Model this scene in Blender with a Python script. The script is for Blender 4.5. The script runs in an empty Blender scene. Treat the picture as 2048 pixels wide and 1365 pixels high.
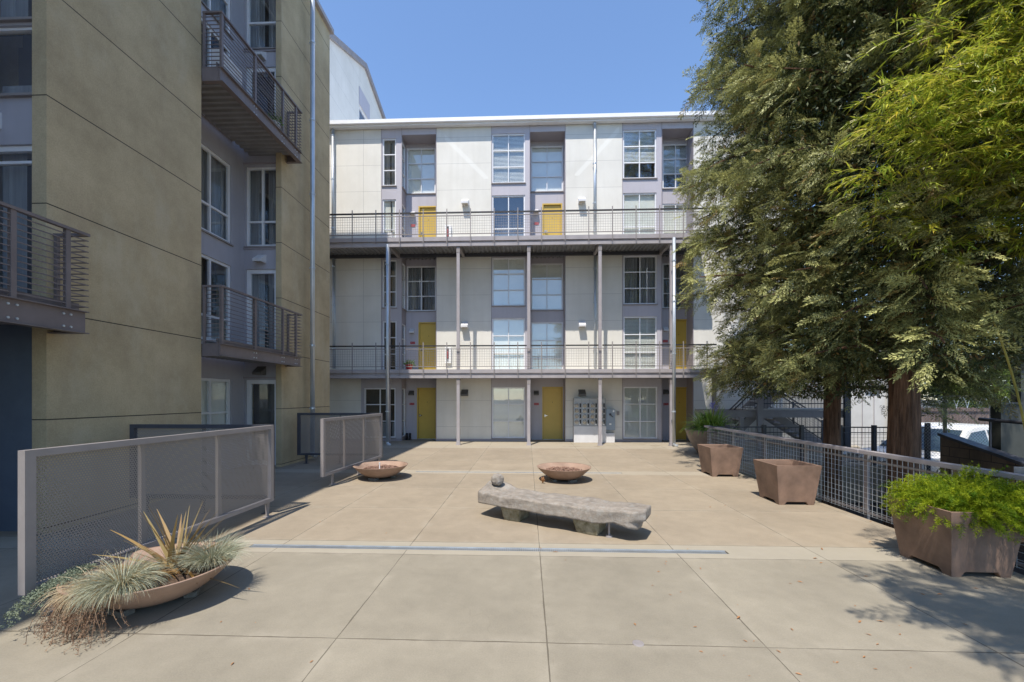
import bpy, math, random
import numpy as np
from mathutils import Vector, Matrix, noise
R = math.radians
PI = math.pi
SC = bpy.context.scene
COL = SC.collection

# ------------------------------------------------------------------ camera, sky, sun, exposure
F_PX = 830.0                      # focal length in pixels of a 2048 px wide frame
PSI = math.atan(31 / 830)         # camera turned slightly left of the building grid
EYE = 1.70
HORIZON = 795.0
cam_d = bpy.data.cameras.new('camera'); cam = bpy.data.objects.new('camera', cam_d); COL.objects.link(cam)
cam_d.sensor_width = 36; cam_d.lens = 36 * F_PX / 2048
cam_d.shift_y = (HORIZON - 682.5) / 2048
cam.location = (0, 0, EYE); cam.rotation_euler = (R(90), 0, PSI)
cam_d.clip_start = 0.05; cam_d.clip_end = 1500
SC.camera = cam

SUN_EL = 63.0
SUN_AZ = math.atan2(-0.322, -0.947)          # horizontal direction towards the sun: behind the camera, a little left
w = bpy.data.worlds.new("World"); SC.world = w; w.use_nodes = True
nt = w.node_tree; nt.nodes.clear()
wo = nt.nodes.new('ShaderNodeOutputWorld'); bg = nt.nodes.new('ShaderNodeBackground')
sky = nt.nodes.new('ShaderNodeTexSky'); sky.sky_type = 'NISHITA'; sky.sun_disc = False
sky.sun_elevation = R(SUN_EL); sky.sun_rotation = SUN_AZ
sky.air_density = 1.0; sky.dust_density = 0.1; sky.ozone_density = 4.5; sky.altitude = 30
bg.inputs['Strength'].default_value = 0.15
nt.links.new(sky.outputs[0], bg.inputs['Color']); nt.links.new(bg.outputs[0], wo.inputs['Surface'])
sd = bpy.data.lights.new('sun', 'SUN'); sun = bpy.data.objects.new('sun', sd); COL.objects.link(sun)
sd.energy = 3.3; sd.angle = R(0.53); sd.color = (1.0, 0.93, 0.82)
ce = math.cos(R(SUN_EL))
sun_dir = Vector((-0.322 * ce, -0.947 * ce, math.sin(R(SUN_EL)))).normalized()
sun.rotation_euler = sun_dir.to_track_quat('Z', 'Y').to_euler(); sun.location = (-6, -12, 30)
SC.view_settings.view_transform = 'Standard'; SC.view_settings.look = 'None'
SC.view_settings.gamma = 1; SC.view_settings.exposure = 0.85
SC.render.engine = 'CYCLES'
SC.cycles.max_bounces = 8; SC.cycles.transparent_max_bounces = 24

def at(px, py, Y):
    """world point on the plane y = Y (metres) seen at a photograph pixel"""
    a = (px - 1024) / F_PX
    dx = a * math.cos(PSI) - math.sin(PSI); dy = math.cos(PSI) + a * math.sin(PSI)
    t = Y / dy
    return Vector((t * dx, Y, EYE + t * (HORIZON - py) / F_PX))
def fx(px, Y=16.0): return at(px, 0, Y).x

# ------------------------------------------------------------------ materials
def mth(nt, op, a, b=None, c=None):
    n = nt.nodes.new('ShaderNodeMath'); n.operation = op
    for i, v in enumerate((a, b, c)):
        if v is None: continue
        if isinstance(v, (int, float)): n.inputs[i].default_value = v
        else: nt.links.new(v, n.inputs[i])
    return n.outputs[0]
def mixc(nt, fac, a, b, mode='MIX'):
    n = nt.nodes.new('ShaderNodeMix'); n.data_type = 'RGBA'; n.blend_type = mode
    for s, v in ((n.inputs[0], fac), (n.inputs[6], a), (n.inputs[7], b)):
        if isinstance(v, (int, float)): s.default_value = v
        elif isinstance(v, (tuple, list)): s.default_value = (*v[:3], 1)
        else: nt.links.new(v, s)
    return n.outputs[2]
def noise_n(nt, vec, scale, detail=4, rough=.55, stretch=None):
    if stretch:
        m = nt.nodes.new('ShaderNodeMapping'); m.inputs['Scale'].default_value = stretch
        nt.links.new(vec, m.inputs[0]); vec = m.outputs[0]
    n = nt.nodes.new('ShaderNodeTexNoise'); n.inputs['Scale'].default_value = scale
    n.inputs['Detail'].default_value = detail; n.inputs['Roughness'].default_value = rough
    nt.links.new(vec, n.inputs['Vector']); return n.outputs['Fac']
def ramp(nt, fac, lo, hi, a=0.0, b=1.0):
    n = nt.nodes.new('ShaderNodeMapRange'); n.clamp = True
    n.inputs[1].default_value = lo; n.inputs[2].default_value = hi
    n.inputs[3].default_value = a; n.inputs[4].default_value = b
    nt.links.new(fac, n.inputs[0]); return n.outputs[0]
def base(name):
    m = bpy.data.materials.new(name); m.use_nodes = True; nt = m.node_tree
    p = nt.nodes['Principled BSDF']; tc = nt.nodes.new('ShaderNodeTexCoord')
    return m, nt, p, tc.outputs['Object']
def bump(nt, p, h, strength=.3, dist=.01):
    b = nt.nodes.new('ShaderNodeBump'); b.inputs['Strength'].default_value = strength; b.inputs['Distance'].default_value = dist
    nt.links.new(h, b.inputs['Height']); nt.links.new(b.outputs[0], p.inputs['Normal'])
def M(name, col, rough=.6, metal=0, var=.12, vs=2.5, bs=60, bst=.15, bd=.004, stretch=None, col2=None, spec=.5, streak=0):
    m, nt, p, co = base(name)
    f = ramp(nt, noise_n(nt, co, vs, 5, .6, stretch), .3, .7)
    a = tuple(c * (1 - var) for c in col); b = col2 or tuple(min(1, c * (1 + var)) for c in col)
    c = mixc(nt, f, a, b)
    if streak:
        s = ramp(nt, noise_n(nt, co, 3, 4, .6, (3, 3, .18)), .5, .75, 0, streak)
        c = mixc(nt, s, c, tuple(x * .6 for x in col))
    nt.links.new(c, p.inputs['Base Color'])
    r = ramp(nt, noise_n(nt, co, vs * 3, 4), .3, .7, max(0, rough - .08), min(1, rough + .08)); nt.links.new(r, p.inputs['Roughness'])
    p.inputs['Metallic'].default_value = metal; p.inputs['Specular IOR Level'].default_value = spec
    if bst: bump(nt, p, noise_n(nt, co, bs, 4, .6, stretch), bst, bd)
    return m

MT = {}
MT['steel'] = M('painted_steel_mauve', (.27, .245, .24), .5, .0, .1, 4, 90, .05)
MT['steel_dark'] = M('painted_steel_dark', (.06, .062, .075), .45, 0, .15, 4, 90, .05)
MT['rail_black'] = M('handrail_black', (.035, .032, .032), .45, 0, .1, 4, 90, .05)
MT['post'] = M('painted_post_grey', (.36, .335, .35), .5, 0, .1, 3, 90, .05)
MT['balcony'] = M('balcony_steel_plum', (.17, .14, .138), .45, 0, .14, 4, 70, .06, streak=.3)
MT['galv'] = M('galvanised_pipe', (.52, .56, .60), .38, .55, .16, 6, 40, .05, stretch=(1, 1, .3))
MT['lavshade'] = M('lavender_panel_in_shade', (.39, .385, .43), .5, 0, .07, 1.2, 120, .04, streak=.2)  # darker copy of the lavender panel, shade put into its colour
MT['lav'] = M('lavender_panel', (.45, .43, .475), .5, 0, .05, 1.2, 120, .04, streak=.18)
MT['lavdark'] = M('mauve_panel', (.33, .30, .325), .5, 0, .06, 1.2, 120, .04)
MT['frame'] = M('white_window_frame', (.74, .75, .78), .4, 0, .05, 5, 90, .03)
MT['fascia'] = M('white_roof_fascia', (.78, .78, .80), .45, 0, .05, 3, 90, .03)
MT['door'] = M('yellow_door_paint', (.58, .40, .075), .42, 0, .06, 2, 100, .04)
MT['chrome'] = M('door_hardware', (.6, .6, .58), .25, 1, .05, 9, 9, 0)
MT['corr'] = M('soffit_metal', (.26, .26, .27), .5, .3, .15, 3, 60, .05)
MT['concdeck'] = M('deck_concrete', (.50, .48, .44), .85, 0, .12, 5, 80, .2)
MT['lamp'] = M('lamp_hood_paint', (.66, .66, .68), .4, 0, .05, 5, 60, .02)
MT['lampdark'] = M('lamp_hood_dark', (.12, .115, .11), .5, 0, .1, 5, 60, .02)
MT['red'] = M('red_sign', (.42, .025, .03), .45, 0, .08, 9, 60, .02)
MT['whitepaint'] = M('white_enamel', (.8, .8, .8), .35, 0, .04, 5, 50, .02)
MT['black'] = M('matte_black', (.018, .018, .02), .6, 0, .2, 5, 50, .05)
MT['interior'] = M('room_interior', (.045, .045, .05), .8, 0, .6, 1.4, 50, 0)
MT['curtain'] = M('curtain_grey', (.30, .31, .33), .8, 0, .25, 3, 50, 0, stretch=(6, 6, .3))
MT['shade'] = M('roller_shade', (.88, .87, .82), .8, 0, .06, 2, 50, 0)
MT['bowl'] = M('terracotta_bowl', (.29, .19, .135), .75, 0, .22, 3.5, 60, .3, .004, col2=(.37, .25, .185))
MT['pot'] = M('brown_fibre_planter', (.225, .145, .105), .72, 0, .32, 3, 70, .3, .004, streak=.25)
MT['glaze'] = M('round_pot_glaze', (.20, .16, .135), .5, 0, .25, 5, 60, .2)
MT['soil'] = M('potting_soil', (.10, .065, .045), .95, 0, .7, 30, 60, .8, .02)
MT['gravel'] = M('gravel_fill', (.24, .145, .105), .9, 0, .7, 45, 60, .8, .02)
MT['wood'] = M('weathered_block', (.17, .155, .13), .9, 0, .35, 6, 50, .5, .006, stretch=(1, 6, 6))
MT['bark'] = M('redwood_bark', (.11, .055, .033), .95, 0, .65, 7, 16, 1.0, .05, stretch=(3.2, 3.2, .28), col2=(.30, .165, .10))
MT['barkg'] = M('grey_bark', (.16, .13, .10), .95, 0, .4, 5, 14, .8, .03, stretch=(3, 3, .35))
MT['truck'] = M('white_car_paint', (.78, .78, .78), .25, 0, .03, 2, 50, 0)
MT['maroon'] = M('maroon_car_paint', (.16, .03, .045), .25, 0, .05, 2, 50, 0)
MT['tyre'] = M('tyre_rubber', (.02, .02, .02), .8, 0, .2, 9, 60, .2)
MT['alloy'] = M('wheel_alloy', (.5, .5, .52), .3, .9, .1, 9, 60, .02)
MT['fencewood'] = M('dark_board_fence', (.14, .10, .085), .9, 0, .5, 3, 30, .5, .01, stretch=(5, 5, .4), col2=(.24, .17, .14))
MT['darkwall'] = M('dark_render', (.045, .050, .045), .8, 0, .25, 2, 60, .2)
MT['meter'] = M('meter_cabinet_grey', (.40, .41, .42), .45, .2, .08, 4, 60, .02)
MT['blue'] = M('blue_grey_cabinet', (.27, .33, .40), .45, .1, .08, 4, 60, .02)
MT['glassdial'] = M('meter_glass', (.42, .38, .32), .1, 0, .3, 30, 60, 0)
MT['flower'] = M('lilac_flower', (.30, .30, .62), .6, 0, .2, 20, 60, 0)
MT['mulch'] = M('planting_bed_mulch', (.045, .032, .024), .95, 0, .7, 14, 50, .8, .03)
MT['asphalt'] = M('parking_asphalt', (.16, .155, .15), .9, 0, .25, 1.5, 90, .3, .01)
MT['annex'] = M('pale_cladding', (.58, .57, .55), .6, 0, .08, 2, 60, .05)
MT['deadleaf'] = M('dry_leaf', (.42, .20, .08), .7, 0, .4, 12, 60, .1)
MT['boot'] = M('black_leather', (.02, .018, .018), .4, 0, .2, 9, 60, .1)

def mat_glass():
    m = bpy.data.materials.new('window_glass'); m.use_nodes = True; nt = m.node_tree; nt.nodes.clear()
    o = nt.nodes.new('ShaderNodeOutputMaterial'); tr = nt.nodes.new('ShaderNodeBsdfTransparent'); gl = nt.nodes.new('ShaderNodeBsdfGlossy')
    tr.inputs[0].default_value = (.90, .93, .93, 1); gl.inputs['Roughness'].default_value = .015; gl.inputs['Color'].default_value = (.88, .90, .92, 1)
    fr = nt.nodes.new('ShaderNodeLayerWeight'); fr.inputs[0].default_value = .5
    tc = nt.nodes.new('ShaderNodeTexCoord'); b = nt.nodes.new('ShaderNodeBump'); b.inputs['Strength'].default_value = .05; b.inputs['Distance'].default_value = .02
    nt.links.new(noise_n(nt, tc.outputs['Object'], 1.3, 2), b.inputs['Height']); nt.links.new(b.outputs[0], gl.inputs['Normal'])
    f = mth(nt, 'MULTIPLY', mth(nt, 'POWER', fr.outputs[1], 4.0), .8); f = mth(nt, 'ADD', f, .17); f = mth(nt, 'MINIMUM', f, 1.0)
    mx = nt.nodes.new('ShaderNodeMixShader'); nt.links.new(f, mx.inputs[0]); nt.links.new(tr.outputs[0], mx.inputs[1]); nt.links.new(gl.outputs[0], mx.inputs[2])
    nt.links.new(mx.outputs[0], o.inputs[0]); return m
MT['glass'] = mat_glass()

def mat_stucco():
    m, nt, p, co = base('olive_stucco')
    n1 = ramp(nt, noise_n(nt, co, .9, 8, .75), .32, .68); c = mixc(nt, n1, (.375, .297, .178), (.545, .44, .272))
    n2 = ramp(nt, noise_n(nt, co, 55, 3, .7), .3, .7, .86, 1.1); c = mixc(nt, 1, c, (1, 1, 1)) if False else c
    mm = nt.nodes.new('ShaderNodeMix'); mm.data_type = 'RGBA'; mm.blend_type = 'MULTIPLY'; mm.inputs[0].default_value = 1
    cmb = nt.nodes.new('ShaderNodeCombineColor')
    for i in range(3): nt.links.new(n2, cmb.inputs[i])
    nt.links.new(c, mm.inputs[6]); nt.links.new(cmb.outputs[0], mm.inputs[7]); c = mm.outputs[2]
    st = ramp(nt, noise_n(nt, co, 1.6, 5, .6, (1.5, 1.5, .25)), .55, .8, 0, .35); c = mixc(nt, st, c, (.30, .215, .15))
    st2 = ramp(nt, noise_n(nt, co, .9, 6, .7, (1, 1, .5)), .52, .68, 0, .45); c = mixc(nt, st2, c, (.53, .47, .34))
    sep = nt.nodes.new('ShaderNodeSeparateXYZ'); nt.links.new(co, sep.inputs[0])
    z = mth(nt, 'SUBTRACT', sep.outputs[2], 1.42 - 1.352 / 2); z = mth(nt, 'DIVIDE', z, 1.352); z = mth(nt, 'FRACT', z)
    d = mth(nt, 'ABSOLUTE', mth(nt, 'SUBTRACT', z, .5)); line = mth(nt, 'LESS_THAN', d, .0052)
    c = mixc(nt, line, c, (.05, .042, .03)); nt.links.new(c, p.inputs['Base Color']); p.inputs['Roughness'].default_value = .92
    h = mth(nt, 'SUBTRACT', noise_n(nt, co, 110, 5, .7), mth(nt, 'MULTIPLY', line, 3)); bump(nt, p, h, .55, .006); return m
MT['stucco'] = mat_stucco()

def mat_cladding():
    m, nt, p, co = base('cement_panel_white')
    n1 = ramp(nt, noise_n(nt, co, .9, 5, .6), .3, .7); c = mixc(nt, n1, (.64, .62, .57), (.74, .72, .67))
    st = ramp(nt, noise_n(nt, co, 2.6, 4, .55, (1.6, 1.6, .12)), .48, .75, 0, .28); c = mixc(nt, st, c, (.57, .545, .49))
    sep = nt.nodes.new('ShaderNodeSeparateXYZ'); nt.links.new(co, sep.inputs[0])
    z = mth(nt, 'FRACT', mth(nt, 'DIVIDE', mth(nt, 'SUBTRACT', sep.outputs[2], .05), 1.02))
    d = mth(nt, 'ABSOLUTE', mth(nt, 'SUBTRACT', z, .5)); l1 = mth(nt, 'LESS_THAN', d, .005)
    line = l1
    for X in (fx(727), fx(1432)):
        l = mth(nt, 'LESS_THAN', mth(nt, 'ABSOLUTE', mth(nt, 'SUBTRACT', sep.outputs[0], X)), .006); line = mth(nt, 'MAXIMUM', line, l)
    for (xa, za), (xb, zb) in (((fx(892), 11.75), (fx(974), 10.15)), ((fx(1236), 11.9), (fx(1152), 10.2))):      # cleaner bands where diagonal braces once covered the panels
        dx, dz = xb - xa, zb - za; L_ = math.hypot(dx, dz)
        d_ = mth(nt, 'ABSOLUTE', mth(nt, 'DIVIDE', mth(nt, 'SUBTRACT', mth(nt, 'MULTIPLY', mth(nt, 'SUBTRACT', sep.outputs[0], xa), dz), mth(nt, 'MULTIPLY', mth(nt, 'SUBTRACT', sep.outputs[2], za), dx)), L_))
        b_ = mth(nt, 'MULTIPLY', ramp(nt, d_, .05, .11, .55, 0), mth(nt, 'MULTIPLY', mth(nt, 'GREATER_THAN', sep.outputs[2], zb), mth(nt, 'LESS_THAN', mth(nt, 'ABSOLUTE', mth(nt, 'SUBTRACT', sep.outputs[0], (xa + xb) / 2)), abs(dx) / 2 + .05)))
        c = mixc(nt, b_, c, (.80, .79, .75))
    c = mixc(nt, mth(nt, 'MULTIPLY', line, .75), c, (.32, .31, .30)); nt.links.new(c, p.inputs['Base Color']); p.inputs['Roughness'].default_value = .75
    h = mth(nt, 'SUBTRACT', noise_n(nt, co, 60, 4, .6, (.3, .3, 1)), mth(nt, 'MULTIPLY', line, 2)); bump(nt, p, h, .15, .004); return m
MT['clad'] = mat_cladding()

XJ = [-7.3, -5.8, -4.3, -2.82, -1.345, .135, 1.625, 3.13, 4.62, 6.1, 7.6]
YJ = [-1.6, 1.35, 2.88, 4.45, 4.84, 6.32, 7.76, 9.18, 9.62, 11.2, 13.82]
def mat_pavement():
    m, nt, p, co = base('courtyard_concrete')
    sep = nt.nodes.new('ShaderNodeSeparateXYZ'); nt.links.new(co, sep.inputs[0]); x, y = sep.outputs[0], sep.outputs[1]
    wob = mth(nt, 'MULTIPLY', mth(nt, 'SUBTRACT', noise_n(nt, co, 4, 3), .5), .012)
    xw = mth(nt, 'ADD', x, wob); yw = mth(nt, 'ADD', y, wob)
    dmin = None; cell = None
    for vals, v in ((XJ, xw), (YJ, yw)):
        for q in vals:
            d = mth(nt, 'ABSOLUTE', mth(nt, 'SUBTRACT', v, q)); dmin = d if dmin is None else mth(nt, 'MINIMUM', dmin, d)
    for vals, v, k in ((XJ, x, 1.0), (YJ, y, 17.3)):
        for q in vals:
            g = mth(nt, 'MULTIPLY', mth(nt, 'GREATER_THAN', v, q), k); cell = g if cell is None else mth(nt, 'ADD', cell, g)
    wn = nt.nodes.new('ShaderNodeTexWhiteNoise'); wn.noise_dimensions = '1D'; nt.links.new(cell, wn.inputs['W'])
    near = mth(nt, 'LESS_THAN', y, 4.84)
    c = mixc(nt, near, (.315, .262, .195), (.285, .255, .200))
    n1 = ramp(nt, noise_n(nt, co, .9, 8, .72), .28, .74, .82, 1.12)
    n2 = ramp(nt, noise_n(nt, co, 95, 4, .8), .25, .75, .84, 1.13)
    n3 = ramp(nt, noise_n(nt, co, 5.5, 5, .65), .3, .75, .93, 1.05)
    n4 = ramp(nt, wn.outputs['Value'], 0, 1, .95, 1.05)
    k = mth(nt, 'MULTIPLY', mth(nt, 'MULTIPLY', n1, n2), mth(nt, 'MULTIPLY', n3, n4))
    cc = nt.nodes.new('ShaderNodeCombineColor')
    for i in range(3): nt.links.new(k, cc.inputs[i])
    c = mixc(nt, 1.0, c, cc.outputs[0], 'MULTIPLY')
    # concrete collars around the drains and the walkway strip by the building are paler
    s1 = mth(nt, 'MULTIPLY', mth(nt, 'GREATER_THAN', y, 4.45), mth(nt, 'LESS_THAN', y, 4.84))
    s2 = mth(nt, 'GREATER_THAN', y, 13.82)
    s3 = mth(nt, 'MULTIPLY', mth(nt, 'GREATER_THAN', y, 9.18), mth(nt, 'LESS_THAN', y, 9.62))
    c = mixc(nt, mth(nt, 'MULTIPLY', mth(nt, 'MAXIMUM', mth(nt, 'MAXIMUM', s1, s3), s2), .5), c, (.40, .36, .29))
    # worn pale bloom beside the joints, dark stains
    pale = ramp(nt, dmin, .015, .11, .35, 0); pale = mth(nt, 'MULTIPLY', pale, ramp(nt, noise_n(nt, co, 3.2, 5, .7), .45, .65))
    c = mixc(nt, pale, c, (.40, .36, .29))
    st = ramp(nt, noise_n(nt, co, 1.7, 6, .7, (1, 1, 1)), .62, .75, 0, .25); c = mixc(nt, st, c, (.24, .20, .15))
    wet = mth(nt, 'MULTIPLY', mth(nt, 'GREATER_THAN', y, 13.9), ramp(nt, noise_n(nt, co, 1.5, 4, .5, (1, 2.2, 1)), .56, .60, 0, .55))
    wet = mth(nt, 'MULTIPLY', wet, mth(nt, 'GREATER_THAN', x, 1.2)); c = mixc(nt, wet, c, (.22, .18, .12))
    jn = ramp(nt, noise_n(nt, co, 2.3, 4, .6), .35, .65, .002, .0065)
    line = mth(nt, 'LESS_THAN', dmin, jn); c = mixc(nt, mth(nt, 'MULTIPLY', line, .8), c, (.09, .075, .055))
    vo = nt.nodes.new('ShaderNodeTexVoronoi'); vo.feature = 'DISTANCE_TO_EDGE'; vo.inputs['Scale'].default_value = .23
    wv = nt.nodes.new('ShaderNodeVectorMath'); wv.operation = 'ADD'
    nn = nt.nodes.new('ShaderNodeTexNoise'); nn.inputs['Scale'].default_value = 1.6; nt.links.new(co, nn.inputs['Vector'])
    nt.links.new(co, wv.inputs[0]); nt.links.new(nn.outputs['Color'], wv.inputs[1]); nt.links.new(wv.outputs[0], vo.inputs['Vector'])
    cr = mth(nt, 'MULTIPLY', mth(nt, 'LESS_THAN', vo.outputs['Distance'], .0008), .10); c = mixc(nt, cr, c, (.12, .1, .07))
    nt.links.new(c, p.inputs['Base Color']); p.inputs['Roughness'].default_value = .85; p.inputs['Specular IOR Level'].default_value = .3
    h = mth(nt, 'SUBTRACT', noise_n(nt, co, 130, 5, .7), mth(nt, 'MULTIPLY', line, 3)); bump(nt, p, h, .25, .004); return m
MT['pave'] = mat_pavement()

def mat_perf():
    m = bpy.data.materials.new('perforated_metal'); m.use_nodes = True; nt = m.node_tree; p = nt.nodes['Principled BSDF']
    tc = nt.nodes.new('ShaderNodeTexCoord'); sep = nt.nodes.new('ShaderNodeSeparateXYZ'); nt.links.new(tc.outputs['Object'], sep.inputs[0])
    P = .0235
    ds = []
    for off in (0, .5):
        u = mth(nt, 'SUBTRACT', mth(nt, 'FRACT', mth(nt, 'ADD', mth(nt, 'DIVIDE', sep.outputs[0], P), off)), .5)
        v = mth(nt, 'MULTIPLY', mth(nt, 'SUBTRACT', mth(nt, 'FRACT', mth(nt, 'ADD', mth(nt, 'DIVIDE', sep.outputs[2], P * 1.732), off)), .5), 1.732)
        ds.append(mth(nt, 'SQRT', mth(nt, 'ADD', mth(nt, 'MULTIPLY', u, u), mth(nt, 'MULTIPLY', v, v))))
    a = mth(nt, 'GREATER_THAN', mth(nt, 'MINIMUM', ds[0], ds[1]), .30); nt.links.new(a, p.inputs['Alpha'])
    p.inputs['Base Color'].default_value = (.25, .228, .215, 1); p.inputs['Roughness'].default_value = .5
    return m
MT['perf'] = mat_perf()

def mat_leaf(name, dark, light, rough=.55, trans=.3, spec=.25, third=(.30, .17, .05)):
    m = bpy.data.materials.new(name); m.use_nodes = True; nt = m.node_tree; p = nt.nodes['Principled BSDF']
    at_ = nt.nodes.new('ShaderNodeAttribute'); at_.attribute_name = 'tint'
    s = nt.nodes.new('ShaderNodeSeparateColor'); nt.links.new(at_.outputs['Color'], s.inputs[0])
    c = mixc(nt, s.outputs[0], dark, light); nt.links.new(mixc(nt, s.outputs[1], c, third), p.inputs['Base Color'])
    p.inputs['Roughness'].default_value = rough; p.inputs['Specular IOR Level'].default_value = spec
    t = nt.nodes.new('ShaderNodeBsdfTranslucent'); nt.links.new(c, t.inputs[0])
    mx = nt.nodes.new('ShaderNodeMixShader'); mx.inputs[0].default_value = trans
    nt.links.new(p.outputs[0], mx.inputs[1]); nt.links.new(t.outputs[0], mx.inputs[2])
    nt.links.new(mx.outputs[0], nt.nodes['Material Output'].inputs[0]); return m
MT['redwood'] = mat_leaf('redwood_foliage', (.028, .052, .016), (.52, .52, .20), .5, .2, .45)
MT['bamboo'] = mat_leaf('bamboo_leaf', (.13, .24, .02), (.66, .66, .08), .42, .45, .5, (.80, .58, .05))
MT['fern'] = mat_leaf('fern_leaf', (.09, .18, .008), (.40, .46, .02), .6, .4)
MT['strap'] = mat_leaf('strap_leaf', (.05, .13, .03), (.34, .48, .08), .4, .3, .5)
MT['fescue'] = mat_leaf('blue_fescue', (.24, .27, .19), (.62, .62, .46), .7, .2)
MT['straw'] = mat_leaf('dead_straw', (.34, .25, .14), (.66, .54, .36), .8, .15)
MT['sedum'] = mat_leaf('sedum_leaf', (.12, .15, .10), (.30, .34, .24), .7, .1)
MT['navy'] = M('dark_navy_panel', (.085, .11, .15), .5, 0, .1, 3, 60, .02)
MT['flax'] = mat_leaf('bronze_flax', (.13, .08, .03), (.36, .27, .11), .5, .2, .5)
MT['trail'] = mat_leaf('dry_trailing_stem', (.14, .085, .055), (.34, .22, .14), .8, .1)
MT['broad'] = mat_leaf('broadleaf', (.06, .13, .02), (.30, .38, .07), .5, .4)
MT['culm'] = M('bamboo_culm', (.40, .34, .07), .45, 0, .25, 5, 50, .05)

# ------------------------------------------------------------------ object helpers
ORG = {}                                    # world origin of each thing, so parts can be written in world coordinates
def tag(o, label=None, cat=None, group=None, kind=None):
    if label: o['label'] = label
    if cat: o['category'] = cat
    if group: o['group'] = group
    if kind: o['kind'] = kind
    return o
def thing(name, loc, label, cat, group=None, rz=0):
    o = bpy.data.objects.new(name, None); COL.objects.link(o); o.location = loc; o.rotation_euler.z = rz
    o.empty_display_size = .2; ORG[o] = Vector(loc) if rz == 0 else Vector((0, 0, 0)); tag(o, label, cat, group); return o
def finish(name, me, m, parent, smooth=False, origin=None):
    o = bpy.data.objects.new(name, me); COL.objects.link(o)
    if m: me.materials.append(MT[m] if isinstance(m, str) else m)
    if parent is not None:
        o.parent = parent; ORG[o] = ORG[parent]
    else:
        ORG[o] = Vector(origin) if origin is not None else Vector((0, 0, 0)); o.location = ORG[o]
    off = ORG[o]
    if off.length > 0: me.transform(Matrix.Translation(-off))
    if smooth:
        me.polygons.foreach_set('use_smooth', [True] * len(me.polygons))
    me.update(); return o
class MB:
    def __init__(s, f=None): s.v = []; s.f = []; s.map = f
    def add(s, vs, fs):
        b = len(s.v)
        if s.map: vs = [s.map(*q) for q in vs]
        s.v += [tuple(q) for q in vs]; s.f += [tuple(b + i for i in q) for q in fs]; return s
    def box(s, x0, x1, y0, y1, z0, z1):
        vs = [(x, y, z) for z in (z0, z1) for y in (y0, y1) for x in (x0, x1)]
        return s.add(vs, [(0, 2, 3, 1), (4, 5, 7, 6), (0, 1, 5, 4), (2, 6, 7, 3), (0, 4, 6, 2), (1, 3, 7, 5)])
    def bar(s, p, q, w, h=None, up=(0, 0, 1)):
        h = h or w; p = Vector(p); q = Vector(q); d = (q - p).normalized(); u = Vector(up)
        if abs(d.dot(u)) > .99: u = Vector((0, 1, 0))
        a = d.cross(u).normalized() * (w / 2); b = a.cross(d).normalized() * (h / 2)
        vs = [c + i * a + j * b for c in (p, q) for i, j in ((-1, -1), (1, -1), (1, 1), (-1, 1))]
        return s.add(vs, [(0, 3, 2, 1), (4, 5, 6, 7), (0, 1, 5, 4), (1, 2, 6, 5), (2, 3, 7, 6), (3, 0, 4, 7)])
    def tube(s, pts, r, n=10, caps=True):
        pts = [Vector(p) for p in pts]; rs = [float(q) for q in r] if isinstance(r, (list, tuple)) else [float(r)] * len(pts)
        vs = []; fs = []; u = None
        for i, p in enumerate(pts):
            d = (pts[min(i + 1, len(pts) - 1)] - pts[max(i - 1, 0)]).normalized()
            if u is None: u = d.orthogonal().normalized()
            else: u = (u - d * u.dot(d)).normalized()
            w_ = d.cross(u)
            vs += [p + rs[i] * (math.cos(2 * PI * k / n) * u + math.sin(2 * PI * k / n) * w_) for k in range(n)]
        for i in range(len(pts) - 1):
            for k in range(n):
                a = i * n + k; b = i * n + (k + 1) % n; fs.append((a, b, b + n, a + n))
        if caps: fs.append(tuple(range(n))[::-1]); fs.append(tuple((len(pts) - 1) * n + k for k in range(n)))
        return s.add(vs, fs)
    def lathe(s, prof, c=(0, 0, 0), n=48):
        vs = [(c[0] + r * math.cos(2 * PI * k / n), c[1] + r * math.sin(2 * PI * k / n), c[2] + z) for r, z in prof for k in range(n)]
        fs = [(i * n + k, i * n + (k + 1) % n, (i + 1) * n + (k + 1) % n, (i + 1) * n + k) for i in range(len(prof) - 1) for k in range(n)]
        return s.add(vs, fs)
    def prism(s, poly, y0, y1):        # polygon in x,z extruded along y
        n = len(poly); vs = [(x, y0, z) for x, z in poly] + [(x, y1, z) for x, z in poly]
        return s.add(vs, [tuple(range(n)), tuple(range(2 * n - 1, n - 1, -1))] + [(i, i + n, (i + 1) % n + n, (i + 1) % n) for i in range(n)])
    def grid(s, u0, u1, v0, v1, holes=(), depth=.15):
        """wall face at w=0 with real openings and reveals going back to w=-depth"""
        hs = [(max(a, u0), min(b, u1), max(c, v0), min(d, v1)) for a, b, c, d in holes]; hs = [h for h in hs if h[1] - h[0] > .001 and h[3] - h[2] > .001]
        us = sorted({u0, u1} | {h[0] for h in hs} | {h[1] for h in hs}); vs_ = sorted({v0, v1} | {h[2] for h in hs} | {h[3] for h in hs})
        for a, b in zip(us, us[1:]):
            for c, d in zip(vs_, vs_[1:]):
                mu, mv = (a + b) / 2, (c + d) / 2
                if any(h[0] < mu < h[1] and h[2] < mv < h[3] for h in hs): continue
                s.add([(a, c, 0), (b, c, 0), (b, d, 0), (a, d, 0)], [(0, 1, 2, 3)])
        for a, b, c, d in hs:
            D = -depth
            s.add([(a, c, 0), (b, c, 0), (b, d, 0), (a, d, 0), (a, c, D), (b, c, D), (b, d, D), (a, d, D)],
                  [(0, 4, 5, 1), (1, 5, 6, 2), (2, 6, 7, 3), (3, 7, 4, 0)])
        return s
    def build(s, name, m, parent=None, smooth=False, origin=None):
        me = bpy.data.meshes.new(name); me.from_pydata(s.v, [], s.f); me.update()
        return finish(name, me, m, parent, smooth, origin)
def faceY(Y): return lambda u, v, w_: (u, Y - w_, v)          # wall looking towards the camera
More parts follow.
